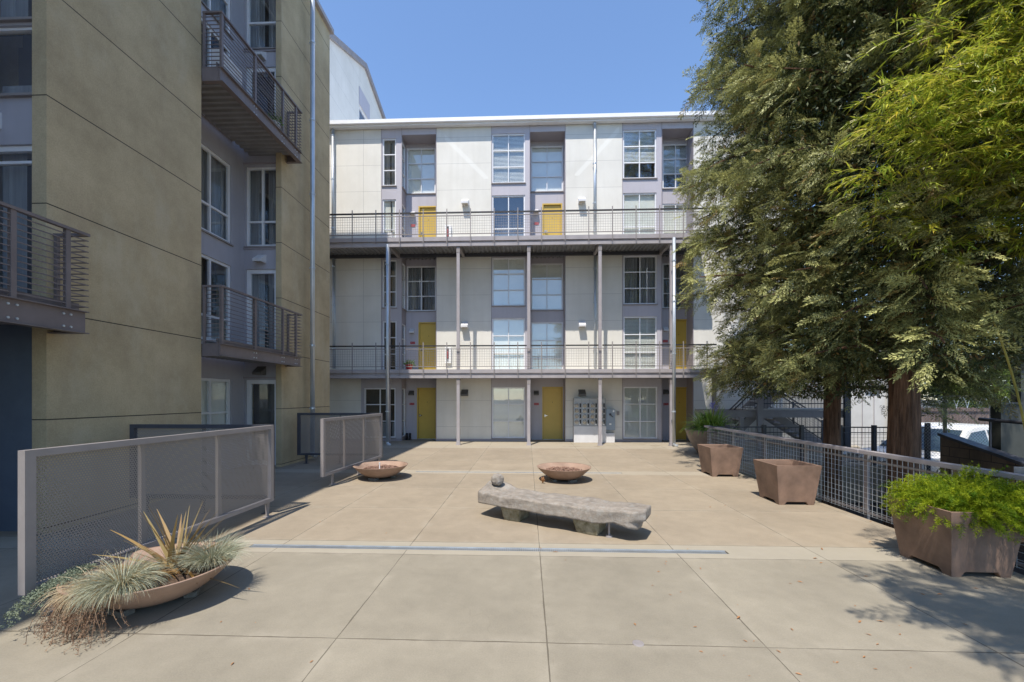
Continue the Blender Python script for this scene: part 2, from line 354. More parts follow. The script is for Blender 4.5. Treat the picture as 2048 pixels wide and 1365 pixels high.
def faceX(X): return lambda u, v, w_: (X + w_, u, v)          # wall looking to the right
def copy_tree(o, parent=None):
    c = o.copy(); COL.objects.link(c)
    if parent is not None: c.parent = parent
    for ch in [x for x in bpy.data.objects if x.parent == o]: copy_tree(ch, c)
    return c

def bulk(name, V, nper, m, parent=None, tint=None, origin=None, smooth=False):
    """mesh of many separate n-gons; V is (count, nper, 3)"""
    V = np.asarray(V, dtype=np.float32); n = V.shape[0]; me = bpy.data.meshes.new(name)
    me.vertices.add(n * nper); me.vertices.foreach_set('co', V.reshape(-1))
    me.loops.add(n * nper); me.loops.foreach_set('vertex_index', np.arange(n * nper, dtype=np.int32))
    me.polygons.add(n); me.polygons.foreach_set('loop_start', np.arange(0, n * nper, nper, dtype=np.int32))
    me.update(calc_edges=True)
    if tint is not None:
        t = np.asarray(tint, dtype=np.float32)
        if t.ndim == 1: t = np.stack([t, np.zeros_like(t)], 1)
        a = me.color_attributes.new('tint', 'FLOAT_COLOR', 'POINT')
        c = np.ones((n, nper, 4), dtype=np.float32); c[:, :, 0] = t[:, None, 0]; c[:, :, 1] = t[:, None, 1]; c[:, :, 2] = 0
        a.data.foreach_set('color', c.reshape(-1))
    return finish(name, me, m, parent, smooth, origin)
def nrm(a): return a / np.maximum(np.linalg.norm(a, axis=-1, keepdims=True), 1e-9)
def leafquads(P, D, N, L, W, mid=.4, droop=0):
    """kite-shaped leaves: base P, direction D, face normal N"""
    S = nrm(np.cross(D, N)); L = np.asarray(L)[:, None]; W = np.asarray(W)[:, None] / 2
    Mi = P + D * L * mid; T = P + D * L - np.array([0, 0, 1.]) * L * droop
    return np.stack([P, Mi + S * W, T, Mi - S * W], 1)
def ribbon(pts, wds, N=None):
    """one bent strap leaf as quads; returns (k,4,3)"""
    pts = np.array(pts); d = nrm(np.gradient(pts, axis=0)); N = np.array(N if N is not None else (0, 0, 1.))
    S = nrm(np.cross(d, N + 1e-3)); w_ = np.array(wds)[:, None] / 2; a = pts + S * w_; b = pts - S * w_
    return np.stack([a[:-1], b[:-1], b[1:], a[1:]], 1)

# ------------------------------------------------------------------ ground and pavements
g = MB(); g.add([(-400, -400, -.96), (400, -400, -.96), (400, 400, -.96), (-400, 400, -.96)], [(0, 1, 2, 3)])
tag(g.build('ground', 'asphalt'), kind='structure')
g = MB(); g.add([(4.75, -8, -.90), (9.0, -8, -.90), (9.0, 10.55, -.90), (4.75, 10.55, -.90)], [(0, 1, 2, 3)])
tag(g.build('planting_bed', 'mulch'), kind='structure')
D1 = (-3.17, 2.19, 4.585, 4.70); D2 = (-2.55, 2.12, 9.36, 9.44)
p = MB()
p.grid(-12, 4.74, -8, 10.6, [D1, D2], .09)
p.grid(-12, 8.9, 10.6, 16.0, [], .1)
p.add([(8.9, 10.6, 0), (12.2, 16, 0), (8.9, 16, 0)], [(0, 1, 2)])
p.grid(-12, 10, 16.0, 17.2, [], .1)
for X0, X1, Y0, Y1 in ((4.74, 4.74, -8, 10.6),): p.add([(X0, Y0, 0), (X0, Y1, 0), (X0, Y1, -.96), (X0, Y0, -.96)], [(0, 1, 2, 3)])
p.add([(4.74, 10.6, 0), (8.9, 10.6, 0), (8.9, 10.6, -.96), (4.74, 10.6, -.96)], [(0, 1, 2, 3)])
p.add([(8.9, 10.6, 0), (12.2, 16, 0), (12.2, 16, -.96), (8.9, 10.6, -.96)], [(0, 1, 2, 3)])
for d in (D1, D2): p.add([(d[0], d[2], -.085), (d[1], d[2], -.085), (d[1], d[3], -.085), (d[0], d[3], -.085)], [(0, 1, 2, 3)])
tag(p.build('courtyard_pavement', 'pave'), kind='structure')
for (x0, x1, y0, y1), lab, st in ((D1, 'long steel grate of the near trench drain, in front of the stone bench', .021), (D2, 'narrow steel grate of the far trench drain, behind the fire bowls', .03)):
    g = MB(); n = int((x1 - x0) / st)
    for i in range(n): g.box(x0 + i * st, x0 + i * st + st * .5, y0 + .012, y1 - .012, -.02, -.006)
    g.box(x0, x1, y0 + .001, y0 + .012, -.03, -.003); g.box(x0, x1, y1 - .012, y1 - .001, -.03, -.003)
    tag(g.build('drain_grate', 'galv', origin=((x0 + x1) / 2, y0, 0)), lab, 'drain grate')
q = at(1276, 1287, 1); t_ = EYE * F_PX / (1287 - HORIZON); cx = t_ * ((1276 - 1024) / F_PX * math.cos(PSI) - math.sin(PSI)); cy = t_ * 1.01
c = MB(); c.lathe([(.0, .004), (.03, .006), (.038, .004), (.04, .0)], (cx, cy, 0), 20)
tag(c.build('floor_cleanout_cap', 'steel', origin=(cx, cy, 0)), 'small round metal cap set in the near concrete joint', 'drain cap')

# ------------------------------------------------------------------ shared building pieces
def window(parent, f, u0, u1, v0, v1, cols, rows, kind='shade', rowz=None, fr=.05, mul=.035, inset=.06, colu=None):
    """window > frame, pane, blind ; f maps (u, v, outward) to world"""
    m = MB(f); d0, d1 = -inset - .03, -inset + .03
    def bx(a, b, c, d, e=d0, g_=d1):
        m.add([(x, y, z) for z in (e, g_) for y in (c, d) for x in (a, b)], [(0, 2, 3, 1), (4, 5, 7, 6), (0, 1, 5, 4), (2, 6, 7, 3), (0, 4, 6, 2), (1, 3, 7, 5)])
    e = .002
    bx(u0 + e, u0 + fr, v0 + e, v1 - e); bx(u1 - fr, u1 - e, v0 + e, v1 - e); bx(u0 + fr, u1 - fr, v0 + e, v0 + fr); bx(u0 + fr, u1 - fr, v1 - fr, v1 - e)
    rz_ = rowz or [v0 + (v1 - v0) * i / rows for i in range(1, rows)]
    cu = colu or [u0 + (u1 - u0) * i / cols for i in range(1, cols)]
    for z in rz_: bx(u0 + fr, u1 - fr, z - mul / 2, z + mul / 2, d0 + .006, d1 - .004)
    for x in cu: bx(x - mul / 2, x + mul / 2, v0 + fr, v1 - fr, d0 + .004, d1 - .002)
    wf = m.build('window', 'frame', parent)
    s = MB(f); s.add([(u0 - .03, v0 - .035, .045), (u1 + .03, v0 - .035, .045), (u1 + .03, v0 - .004, .045), (u0 - .03, v0 - .004, .045),
                      (u0 - .03, v0 - .035, .003), (u1 + .03, v0 - .035, .003), (u1 + .03, v0 - .004, .003), (u0 - .03, v0 - .004, .003)],
                     [(0, 1, 2, 3), (3, 2, 6, 7), (0, 4, 5, 1), (0, 3, 7, 4), (1, 5, 6, 2)]); s.build('sill', 'steel', wf)
    g = MB(f); w_ = -inset - .005
    g.add([(u0 + .01, v0 + .01, w_), (u1 - .01, v0 + .01, w_), (u1 - .01, v1 - .01, w_), (u0 + .01, v1 - .01, w_)], [(0, 1, 2, 3)])
    g.build('pane', 'glass', wf)
    b = MB(f); wb = -inset - (.06 if kind in ('shade', 'blind', 'blindhalf') else .13)
    def quad(a, bb, c_, d_, w__): b.add([(a, c_, w__), (bb, c_, w__), (bb, d_, w__), (a, d_, w__)], [(0, 1, 2, 3)])
    if kind.startswith('blind'):
        n = max(4, int((v1 - v0) / .05)); lo = v0
        if kind == 'blindhalf': lo = v0 + (v1 - v0) * .36; n = max(4, int((v1 - lo) / .05))
        for i in range(n):
            z = lo + (v1 - lo) * i / n; h = (v1 - lo) / n
            b.add([(u0, z, wb + .018), (u1, z, wb + .018), (u1, z + h * .97, wb - .012), (u0, z + h * .97, wb - .012)], [(0, 1, 2, 3)])
        b.build('blind', 'shade', wf)
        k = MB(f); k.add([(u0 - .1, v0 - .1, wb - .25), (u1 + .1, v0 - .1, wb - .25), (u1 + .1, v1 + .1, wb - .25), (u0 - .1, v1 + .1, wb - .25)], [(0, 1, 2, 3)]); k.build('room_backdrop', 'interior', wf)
    elif kind == 'shade':
        quad(u0, u1, v0, v1, wb); b.build('blind', 'shade', wf)
    elif kind == 'curtain':
        n = 40; u = [u0 + (u1 - u0) * i / n for i in range(n + 1)]; rnd = random.Random(int((u0 + v0) * 97))
        ws = [wb + .035 * math.sin(i * 1.9 + rnd.random()) for i in range(n + 1)]
        for i in range(n):
            if .44 < i / n < .55: continue
            b.add([(u[i], v0, ws[i]), (u[i + 1], v0, ws[i + 1]), (u[i + 1], v1, ws[i + 1]), (u[i], v1, ws[i])], [(0, 1, 2, 3)])
        b.build('curtain', 'curtain', wf)
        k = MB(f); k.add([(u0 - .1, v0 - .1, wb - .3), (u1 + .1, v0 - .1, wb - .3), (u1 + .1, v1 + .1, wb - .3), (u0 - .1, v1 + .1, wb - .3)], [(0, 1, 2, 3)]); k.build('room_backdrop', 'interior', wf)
    else:
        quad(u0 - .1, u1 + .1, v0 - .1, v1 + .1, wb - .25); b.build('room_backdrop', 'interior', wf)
        if kind == 'dark_half':
            k = MB(f); k.add([(u0, v0, wb), (u1, v0, wb), (u1, v0 + (v1 - v0) * .3, wb), (u0, v0 + (v1 - v0) * .3, wb)], [(0, 1, 2, 3)]); k.build('blind', 'curtain', wf)
    return wf
def wall_lamp(parent, f, u, v, m='lamp', s=1.0):
    w_, h, d = .13 * s, .25 * s, .24 * s; b = MB(f)
    b.add([(u - w_, v, 0), (u + w_, v, 0), (u + w_, v + h, 0), (u - w_, v + h, 0), (u - w_, v, d), (u + w_, v, d), (u + w_, v + h * .28, d), (u - w_, v + h * .28, d)],
          [(0, 1, 2, 3), (4, 7, 6, 5), (3, 2, 6, 7), (0, 3, 7, 4), (1, 5, 6, 2), (0, 4, 5, 1)])
    o = b.build('wall_lamp', m, parent)
    k = MB(f); k.add([(u - w_ * .8, v - .004, .03), (u + w_ * .8, v - .004, .03), (u + w_ * .8, v - .004, d * .9), (u - w_ * .8, v - .004, d * .9)], [(0, 1, 2, 3)]); k.build('lens', 'glassdial', o)
def fbox(b, u0, u1, v0, v1, w0, w1):
    b.add([(x, y, z) for z in (w0, w1) for y in (v0, v1) for x in (u0, u1)], [(0, 2, 3, 1), (4, 5, 7, 6), (0, 1, 5, 4), (2, 6, 7, 3), (0, 4, 6, 2), (1, 3, 7, 5)])
def yellow_door(parent, f, u0, u1, v0, v1):
    b = MB(f); fbox(b, u0 + .05, u1 - .05, v0 + .012, v1 - .05, -.09, -.05)
    d = b.build('door', 'door', parent)
    k = MB(f)
    for a_, b2, c_, d2 in ((u0 + .05, u0 + .056, v0 + .01, v1 - .05), (u1 - .056, u1 - .05, v0 + .01, v1 - .05), (u0 + .056, u1 - .056, v1 - .056, v1 - .05)): fbox(k, a_, b2, c_, d2, -.05, -.046)  # black strips paint the shadow gap between door leaf and frame
    fbox(k, (u0 + u1) / 2 - .012, (u0 + u1) / 2 + .012, v0 + 1.48, v0 + 1.505, -.05, -.045); k.build('gap_shadow_peephole', 'black', d)
    k = MB(f); fbox(k, u0, u0 + .05, v0, v1, -.10, .01); fbox(k, u1 - .05, u1, v0, v1, -.10, .01); fbox(k, u0 + .05, u1 - .05, v1 - .05, v1, -.10, .01); k.build('door_frame', 'door', d)
    k = MB(f); fbox(k, u0 + .05, u1 - .05, v0, v0 + .01, -.12, .02); k.build('threshold', 'galv', d)
    h = MB(f); fbox(h, u0 + .09, u0 + .13, v0 + .90, v0 + 1.0, -.05, -.038); fbox(h, u0 + .10, u0 + .21, v0 + .94, v0 + .965, -.01, .008); fbox(h, u0 + .10, u0 + .125, v0 + .94, v0 + .965, -.04, -.009)
    h.build('handle', 'chrome', d)
def number_sign(parent, f, u, v):
    b = MB(f); fbox(b, u - .095, u + .095, v - .045, v + .045, .003, .02); s = b.build('number_sign', 'red', parent)
    k = MB(f); fbox(k, u - .072, u - .042, v - .015, v + .018, .021, .023)
    for dx in (-.01, .045):
        fbox(k, u + dx, u + dx + .026, v + .018, v + .025, .021, .022); fbox(k, u + dx + .02, u + dx + .026, v - .002, v + .018, .021, .022)
        fbox(k, u + dx, u + dx + .02, v - .004, v + .002, .021, .022); fbox(k, u + dx, u + dx + .006, v - .024, v - .004, .021, .022); fbox(k, u + dx + .006, u + dx + .026, v - .024, v - .018, .021, .022)
    k.build('digits', 'lavdark', s)
def downpipe(x, y, z0, z1, r, label, brackets, foot=True):
    b = MB(); b.tube([(x, y, z0 + .12), (x, y, z1)], r, 14)
    if foot: b.tube([(x, y, z0 + .15), (x, y, z0 + .08), (x + .05, y - .02, z0 + .03), (x + .12, y - .04, z0 + .02)], r * .95, 12)
    o = b.build('downpipe', 'galv', None, True, (x, y, 0)); tag(o, label, 'downpipe')
    for z in brackets:
        k = MB(); k.lathe([(r, -.025), (r + .01, -.02), (r + .01, .02), (r, .025)], (x, y, z), 14); k.box(x - r - .03, x - r + .01, y - .012, y + .04, z - .012, z + .012); k.build('bracket', 'galv', o)
    return o

# ------------------------------------------------------------------ far apartment building
YF = 16.0; YB = 16.62; TOP = 12.16
FB = thing('apartment_building', (0, YF, 0), 'long white panelled apartment block with yellow doors and two steel galleries across the courtyard', 'building')
F0 = faceY(YF); FK = faceY(YB)
rec = [(fx(803), fx(872)), (fx(1060), fx(1130)), (fx(1323), fx(1386))]
Z3t, Z3m, Z3b, Z2t = 11.88, 9.97, 9.50, 7.42
W = []                                # openings in the front face
def win(px0, px1, z0, z1, c, r, kind, rowz=None):
    W.append((fx(px0), fx(px1), z0, z1)); window(FB, F0, fx(px0), fx(px1), z0, z1, c, r, kind, rowz)
win(984, 1050, Z3m, Z3t, 2, 3, 'blind'); win(984, 1050, 7.44, Z3b, 2, 2, 'dark_half', [8.22])
win(1246, 1313, Z3m + .08, Z3t + .03, 2, 3, 'blindhalf'); win(1246, 1313, 7.44, Z3b, 2, 2, 'shade', [8.22])
win(765, 792, 9.95, 11.80, 1, 3, 'curtain'); win(765, 792, 7.44, 9.42, 1, 2, 'shade', [8.25])
win(984, 1050, 5.23, 7.09, 2, 3, 'shade'); win(984, 1050, 2.74, 4.75, 2, 3, 'shade')
win(1247, 1314, 5.25, 7.11, 2, 3, 'curtain'); win(1247, 1314, 2.74, 4.78, 2, 3, 'blind')
win(765, 793, 5.20, 7.06, 1, 3, 'curtain'); win(765, 793, 2.74, 4.68, 1, 3, 'dark')
win(984, 1050, .12, 2.09, 2, 3, 'shade'); win(1247, 1315, .12, 2.10, 2, 3, 'blind'); win(728, 791, .12, 2.06, 2, 3, 'dark_half')
white = MB(F0)
for a, b_, c_, d_ in ((-10.5, fx(763), 2.46, TOP), (-10.5, fx(722), 0, 2.46), (rec[0][1], fx(983), 0, TOP), (rec[1][1], fx(1245), 0, TOP), (rec[2][1], 9.6, 0, TOP)):
    white.grid(a, b_, c_, d_, W, .15)
white.add([(9.6, 0, 0), (9.6, 0, -6), (9.6, TOP, -6), (9.6, TOP, 0)], [(0, 1, 2, 3)])
white.build('cladding', 'clad', FB)
lav = MB(F0)
BAYS = [[(fx(763), fx(803), 2.46, TOP), (fx(722), fx(803), 0, 2.46), (*rec[0], 11.92, TOP)], [(fx(983), fx(1060), 0, TOP), (*rec[1], 11.92, TOP)], [(fx(1245), fx(1323), 0, TOP), (*rec[2], 11.92, TOP)]]
for bay in BAYS:
    lav = MB(F0)
    for a, b_, c_, d_ in bay: lav.grid(a, b_, c_, d_, W, .15)
    lav.build('coloured_panel', 'lav', FB)
trim = MB()                                        # dark shadow-gap trims and base flashing, proud of the cladding
for px in (763, 803.5, 872.5, 983, 1059.5, 1130.5, 1245, 1323.5, 1386.5):
    x = fx(px); trim.box(x - .012, x + .012, YF - .012, YF + .004, 2.7 if px == 763 else .1, TOP)
for a, b_ in ((-10.5, rec[0][0]), (rec[0][1], rec[1][0]), (rec[1][1], rec[2][0]), (rec[2][1], 9.6)): trim.box(a, b_, YF - .02, YF + .004, 0, .09)
trim.build('trim', 'lavdark', FB)
back = MB(FK); side = MB(); BW = []
def bwin(ri, px0, px1, z0, z1, c, r, kind, rowz=None):
    u0, u1 = at(px0, 0, YB).x, at(px1, 0, YB).x; BW.append((u0, u1, z0, z1)); window(FB, FK, u0, u1, z0, z1, c, r, kind, rowz, inset=.05)
def bdoor(px0, px1, z0, z1):
    u0, u1 = at(px0, 0, YB).x, at(px1, 0, YB).x; BW.append((u0, u1, z0, z1)); yellow_door(FB, FK, u0, u1, z0, z1)
bwin(0, 813.5, 871, 9.93, 11.78, 2, 3, 'shade'); bdoor(837, 877, 7.385, 9.42)
bwin(1, 1062, 1126, 9.92, 11.75, 2, 3, 'shade'); bdoor(1084.5, 1124.5, 7.385, 9.44)
bwin(2, 1325, 1378.5, 9.95, 11.72, 2, 3, 'blindhalf'); bwin(2, 1325, 1378.5, 7.5, 9.35, 2, 2, 'shade', [8.3])
bwin(0, 813.5, 872, 5.18, 7.0, 2, 3, 'curtain'); bdoor(837, 877, 2.685, 4.73)
bwin(1, 1062, 1126, 5.18, 7.05, 2, 3, 'shade'); bwin(1, 1062, 1126, 2.72, 4.70, 2, 3, 'shade', [3.25, 3.98])
bwin(2, 1325, 1378.5, 5.22, 7.0, 2, 3, 'curtain'); bdoor(1338, 1379, 2.685, 4.78)
bdoor(834, 874, .012, 2.09); bdoor(1084.5, 1125.5, .012, 2.12); bdoor(1340, 1379.5, .012, 2.10)
for a, b_ in rec: back = MB(FK); back.grid(a, b_, 0, 11.92, BW, .13); back.build('recess_wall', 'lav', FB)
for a, b_ in rec[1:]: side.grid(0, 0, 0, 0)
s1 = MB(faceX(rec[0][0]))
SH = [(YF + .10, YF + .54, z0, z1) for z0, z1 in ((9.95, 11.75), (7.5, 9.3), (5.2, 7.0), (2.8, 4.6), (.15, 2.05))]
s1.grid(YF + .002, YB, 0, 11.92, SH, .12)
for a, b_ in rec[1:]: s1.add([(YF + .002, 0, a - rec[0][0]), (YB, 0, a - rec[0][0]), (YB, 11.92, a - rec[0][0]), (YF + .002, 11.92, a - rec[0][0])], [(0, 1, 2, 3)])
for a, b_ in rec: s1.add([(YF + .002, 0, b_ - rec[0][0]), (YB, 0, b_ - rec[0][0]), (YB, 11.92, b_ - rec[0][0]), (YF + .002, 11.92, b_ - rec[0][0])], [(0, 3, 2, 1)])
for a, b_ in rec: s1.map = None; s1.add([(a, YF + .002, 11.92), (b_, YF + .002, 11.92), (b_, YB, 11.92), (a, YB, 11.92)], [(0, 1, 2, 3)])
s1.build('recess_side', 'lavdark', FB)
for i, h in enumerate(SH): window(FB, faceX(rec[0][0]), *h, 1, 3 if i != 1 else 2, ('shade', 'dark', 'shade', 'dark', 'dark')[i], inset=.04, fr=.035, mul=.03)
rf = MB(); rf.prism([(YF - .20, 12.16), (YF - .20, 12.34), (24, 12.7), (24, 12.5)], -10.5, 10.0)
rf.v = [(y, x, z) for x, y, z in rf.v]; roof = rf.build('roof', 'fascia', FB)
gt = MB(); gt.box(-10.5, 10.0, YF - .30, YF - .203, 12.22, 12.36); gt.build('gutter', 'fascia', roof)
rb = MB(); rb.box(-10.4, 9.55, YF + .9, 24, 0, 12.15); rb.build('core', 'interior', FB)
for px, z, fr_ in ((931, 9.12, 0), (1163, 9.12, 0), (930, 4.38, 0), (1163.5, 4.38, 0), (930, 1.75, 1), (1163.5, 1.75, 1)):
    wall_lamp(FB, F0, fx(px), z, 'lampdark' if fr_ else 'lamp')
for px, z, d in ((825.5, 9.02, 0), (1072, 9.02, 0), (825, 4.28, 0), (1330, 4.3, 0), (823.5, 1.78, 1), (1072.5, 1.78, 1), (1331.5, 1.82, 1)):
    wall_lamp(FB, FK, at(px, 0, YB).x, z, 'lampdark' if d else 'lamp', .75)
    number_sign(FB, FK, at(px + .5, 0, YB).x, z - .38 if not d else 1.43)

# galleries
YG = 14.66; GX0, GX1 = -9.0, at(1432, 0, YG).x
stan = [at(706 + 47.1 * i, 0, YG).x for i in range(-5, 16)]
posts_x = [at(px, 0, YG).x for px in (776, 916, 1057.5, 1200.5, 1344)]
def gallery(zb, zdeck, zrail, nm, low):
    g = MB(); g.box(GX0, GX1, YG, YF - .03, zdeck - .09, zdeck)
    for a, b_ in rec: g.box(a + .003, b_ - .003, YF - .03, YB - .003, zdeck - .09, zdeck)
    dk = g.build('gallery', 'concdeck', FB)
    c = MB(); n = int((GX1 - GX0) / .16); zs = zdeck - .095
    for i in range(n):                                   # corrugated steel under the deck
        x = GX0 + i * .16
        for a, b_, z1, z2 in ((0, .05, 0, 0), (.05, .08, 0, -.045), (.08, .13, -.045, -.045), (.13, .16, -.045, 0)):
            c.add([(x + a, YG + .08, zs + z1), (x + b_, YG + .08, zs + z2), (x + b_, YB - .01, zs + z2), (x + a, YB - .01, zs + z1)], [(0, 1, 2, 3)])
    c.build('soffit', 'corr', dk)
    e = MB(); e.box(GX0, GX1, YG - .02, YG + .06, zb, zb + .10); e.box(GX0, GX1, YG + .02, YG + .05, zb + .10, zdeck); e.box(GX0, GX1, YG - .035, YG + .02, zb + .18, zdeck + .01)
    e.build('edge_beam', 'post', dk)
    e = MB(); e.box(GX0, GX1, YF - .10, YF - .03, zb + .05, zdeck - .145); e.build('ledger', 'steel_dark', dk)
    for x in posts_x:
        k = MB(); k.box(x - .05, x + .05, YG + .06, YF - .05, zb + .03, zdeck - .145); k.build('cross_beam', 'steel', dk)
    r = MB(); segs = []; xs = [GX0] + [x for x in posts_x if low] + [GX1]
    for a, b_ in zip(xs, xs[1:]): segs.append((a + .07 if a != GX0 else a, b_ - .07 if b_ != GX1 else b_))
    for a, b_ in segs: r.box(a, b_, YG - .055, YG - .005, zrail - .045, zrail)
    r.build('handrail', 'rail_black', dk)
    r = MB()
    for z in (zrail - .13, zdeck + .11): r.box(GX0, GX1, YG - .045, YG - .015, z - .012, z + .012)
    r.build('rail_bar', 'steel', dk)
    wi = MB(); z0, z1 = zdeck + .11, zrail - .13; n = int((GX1 - GX0) / .085)
    for i in range(n): x = GX0 + i * .085; wi.box(x - .003, x + .003, YG - .033, YG - .027, z0, z1)
    k = 7
    for j in range(1, k): z = z0 + (z1 - z0) * j / k; wi.box(GX0, GX1, YG - .0265, YG - .0205, z - .003, z + .003)
    wi.build('wire_mesh', 'steel_dark' if False else 'steel', dk)
    for x in stan:
        if x < GX1 - .05:
            s = MB(); s.box(x - .016, x + .016, YG - .075, YG - .058, zb + .09, zrail + .10); s.build('stanchion', 'steel', dk)
    return dk
gallery(2.38, 2.68, 3.545, 'lower', True)
gallery(7.07, 7.385, 8.27, 'upper', False)
for x, lab in zip(posts_x, ('first', 'second', 'third', 'fourth', 'fifth')):
    for z0, z1 in ((0, 2.38), (2.69, 7.07)):
        b = MB(); b.box(x - .055, x + .055, YG - .02 + .045, YG + .09 + .02, z0, z1)
        if z0 == 0: b.box(x - .085, x + .085, YG, YG + .14, 0, .03); b.box(x - .065, x + .065, YG + .015, YG + .12, .03, .12)
        pc = b.build('post', 'post', FB)
        k = MB(); k.box(x - .062, x + .062, YG + .018, YG + .118, z1 - .22, z1 - .002); k.build('bracket', 'steel', pc)
downpipe(fx(668), YF - .09, 7.4, 12.2, .055, 'galvanised downpipe at the left end of the upper white facade, beside the olive building', (8.3, 10.2, 11.9), False)
downpipe(fx(670), YF - .09, 2.7, 7.1, .055, 'galvanised downpipe under the upper gallery at the left end of the white facade', (3.6, 5.3, 6.8), False)
downpipe(fx(1189), YF - .09, 7.4, 12.25, .055, 'galvanised downpipe on the top storey between the second and third window bays', (8.0, 9.1, 10.6, 12.1), False)
downpipe(fx(1189.5), YF - .09, 2.7, 7.1, .05, 'galvanised downpipe on the middle storey behind the fourth gallery post', (3.6, 5.3, 6.6), False)
downpipe(at(775, 0, 14.5).x, 14.50, 0, 7.1, .055, 'galvanised downpipe standing before the first gallery post near the olive building', (1.2, 3.2, 5.0, 6.4))
downpipe(at(1348, 0, 14.5).x, 14.50, 0, 7.2, .055, 'galvanised downpipe standing before the last gallery post beside the round plant pot', (1.2, 3.2, 5.0, 6.4))

# things on the far wall and the galleries
def ext_cabinet(z, lab):
    x = fx(897); t = thing('extinguisher_cabinet', (x, YF, z), lab, 'fire extinguisher')
    b = MB(); b.box(x - .12, x + .12, YF - .09, YF - .003, z, z + .62); b.build('cabinet', 'whitepaint', t)
    b = MB(); b.box(x - .075, x + .03, YF - .094, YF - .091, z + .16, z + .57); b.build('glazed_door', 'interior', t)
    b = MB(); b.tube([(x - .02, YF - .125, z + .18), (x - .02, YF - .125, z + .42), (x - .02, YF - .125, z + .47)], [.035, .035, .015], 10); b.build('cylinder', 'red', t)
ext_cabinet(3.02, 'fire extinguisher in a white wall cabinet behind the lower gallery railing'); ext_cabinet(7.72, 'fire extinguisher in a white wall cabinet behind the upper gallery railing')
def meters():
    x0, x1 = fx(1146), fx(1208); y = YF - .32
    t = thing('electric_meter_bank', ((x0 + x1) / 2, YF, 0), 'grey cabinet with sixteen round electric meters under the lower gallery', 'electric meters')
    b = MB(); b.box(x0, x1, y, YF - .025, .62, 1.64); b.box(x0 - .01, x1 + .01, y - .02, YF - .025, 1.641, 1.66); b.build('cabinet', 'meter', t)
    b = MB(); b.box(x0 - .003, x1 + .02, y - .03, YF - .025, 0.003, .615); b.box(x1 + .021, fx(1226), y + .0, YF - .025, .003, .35); b.build('plinth', 'lamp', t)
    cw = (x1 - x0) / 4
    for i in range(4):
        k = MB(); k.box(x0 + cw * (i + 1) - .006, x0 + cw * (i + 1) - .001, y - .004, y - .001, .63, 1.63); k.build('seam', 'black', t)
        for j in range(4):
            cx_ = x0 + cw * i + cw * .34; cz = 1.40 - j * .205
            d = MB(lambda a, b_, c_: (cx_ + a, y - c_, cz + b_)); d.lathe([(.085, 0), (.085, .03), (.072, .05), (.068, .09), (.05, .105), (0, .108)], (0, 0, 0), 20); m_ = d.build('meter', 'glassdial', t, True)
            d = MB(lambda a, b_, c_: (cx_ + a, y - c_, cz + b_)); d.lathe([(.088, .0), (.09, .035), (.075, .036)], (0, 0, 0), 20); d.build('meter_ring', 'galv', m_)
            k = MB(); k.box(x0 + cw * i + cw * .72, x0 + cw * i + cw * .9, y - .012, y - .002, cz - .08, cz + .07); k.build('breaker_slot', 'black', t)
        k = MB(); k.box(x0 + cw * i + cw * .66, x0 + cw * i + cw * .86, y - .006, y - .002, .66, .76); k.build('label_plate', 'whitepaint', t)
meters()
x0, x1 = fx(1209.5), fx(1227.5)
t = thing('switch_cabinet', ((x0 + x1) / 2, YF, .45), 'blue-grey electrical switch box with a lever, right of the meter bank', 'switch box')
b = MB(); b.box(x0, x1, YF - .25, YF - .02, .46, 1.25); b.build('box', 'blue', t)
b = MB(); b.bar(((x0 + x1) / 2 - .03, YF - .28, 1.05), ((x0 + x1) / 2 + .09, YF - .28, .95), .03); b.box((x0 + x1) / 2 - .05, (x0 + x1) / 2 + .02, YF - .28, YF - .252, 1.02, 1.09); b.build('lever', 'steel_dark', t)
b = MB(); b.box((x0 + x1) / 2 - .05, (x0 + x1) / 2 + .03, YF - .256, YF - .252, .66, .72); b.box(x1 - .09, x1 - .03, YF - .256, YF - .252, 1.14, 1.22); b.build('label_plate', 'whitepaint', t)
x = fx(1235.5); b = MB(); b.box(x - .035, x + .035, YF - .08, YF - .003, 1.03, 1.16); b.box(x - .045, x + .045, YF - .09, YF - .081, 1.02, 1.17)
tag(b.build('outlet_box', 'steel', origin=(x, YF, 1.0)), 'small weatherproof outlet box on the white wall right of the switch box', 'outlet box')
# boots by the first yellow door
for i, dx in enumerate((0, .12)):
    x = at(814.5, 0, 16.45).x + dx; b = MB(); b.tube([(x, 16.42, .012), (x, 16.42, .16), (x, 16.43, .27)], [.045, .042, .05], 10); b.tube([(x, 16.46, .045), (x, 16.34, .042), (x, 16.26, .032)], [.042, .045, .022], 10)
    tag(b.build('boot', 'boot', None, True, (x, 16.42, 0)), ('black boot by the ground-floor yellow door, the left of the pair', 'black boot by the ground-floor yellow door, the right of the pair')[i], 'boot', 'pair of boots by the door')
def small_pot_plant(x, y, z, mat, label, r=.13):
    t = thing('potted_plant', (x, y, z), label, 'plant')
    b = MB(); b.lathe([(0, .0), (r * .7, .0), (r, .17), (r * 1.1, .18), (r * 1.1, .2), (r * .9, .2), (r * .85, .17), (0, .17)], (x, y, z), 20); b.build('pot', mat, t)
    rs = np.random.RandomState(5); n = 260; D = nrm(rs.normal(size=(n, 3)) * [1, 1, .5] + [0, 0, .7]); P = np.array([x, y, z + .17]) + D * rs.uniform(0, .2, (n, 1))
    bulk('foliage', leafquads(P, D, nrm(rs.normal(size=(n, 3))), rs.uniform(.06, .12, n), rs.uniform(.02, .035, n)), 4, 'strap', t, rs.uniform(0, .7, n))
small_pot_plant(at(818, 0, 14.95).x, 14.95, 2.69, 'red', 'small plant in a red pot on the lower gallery floor behind the railing')
x = at(1068, 0, 15.9).x; b = MB(); b.box(x - .12, x + .12, 15.8, 16.05, 7.39, 7.72)
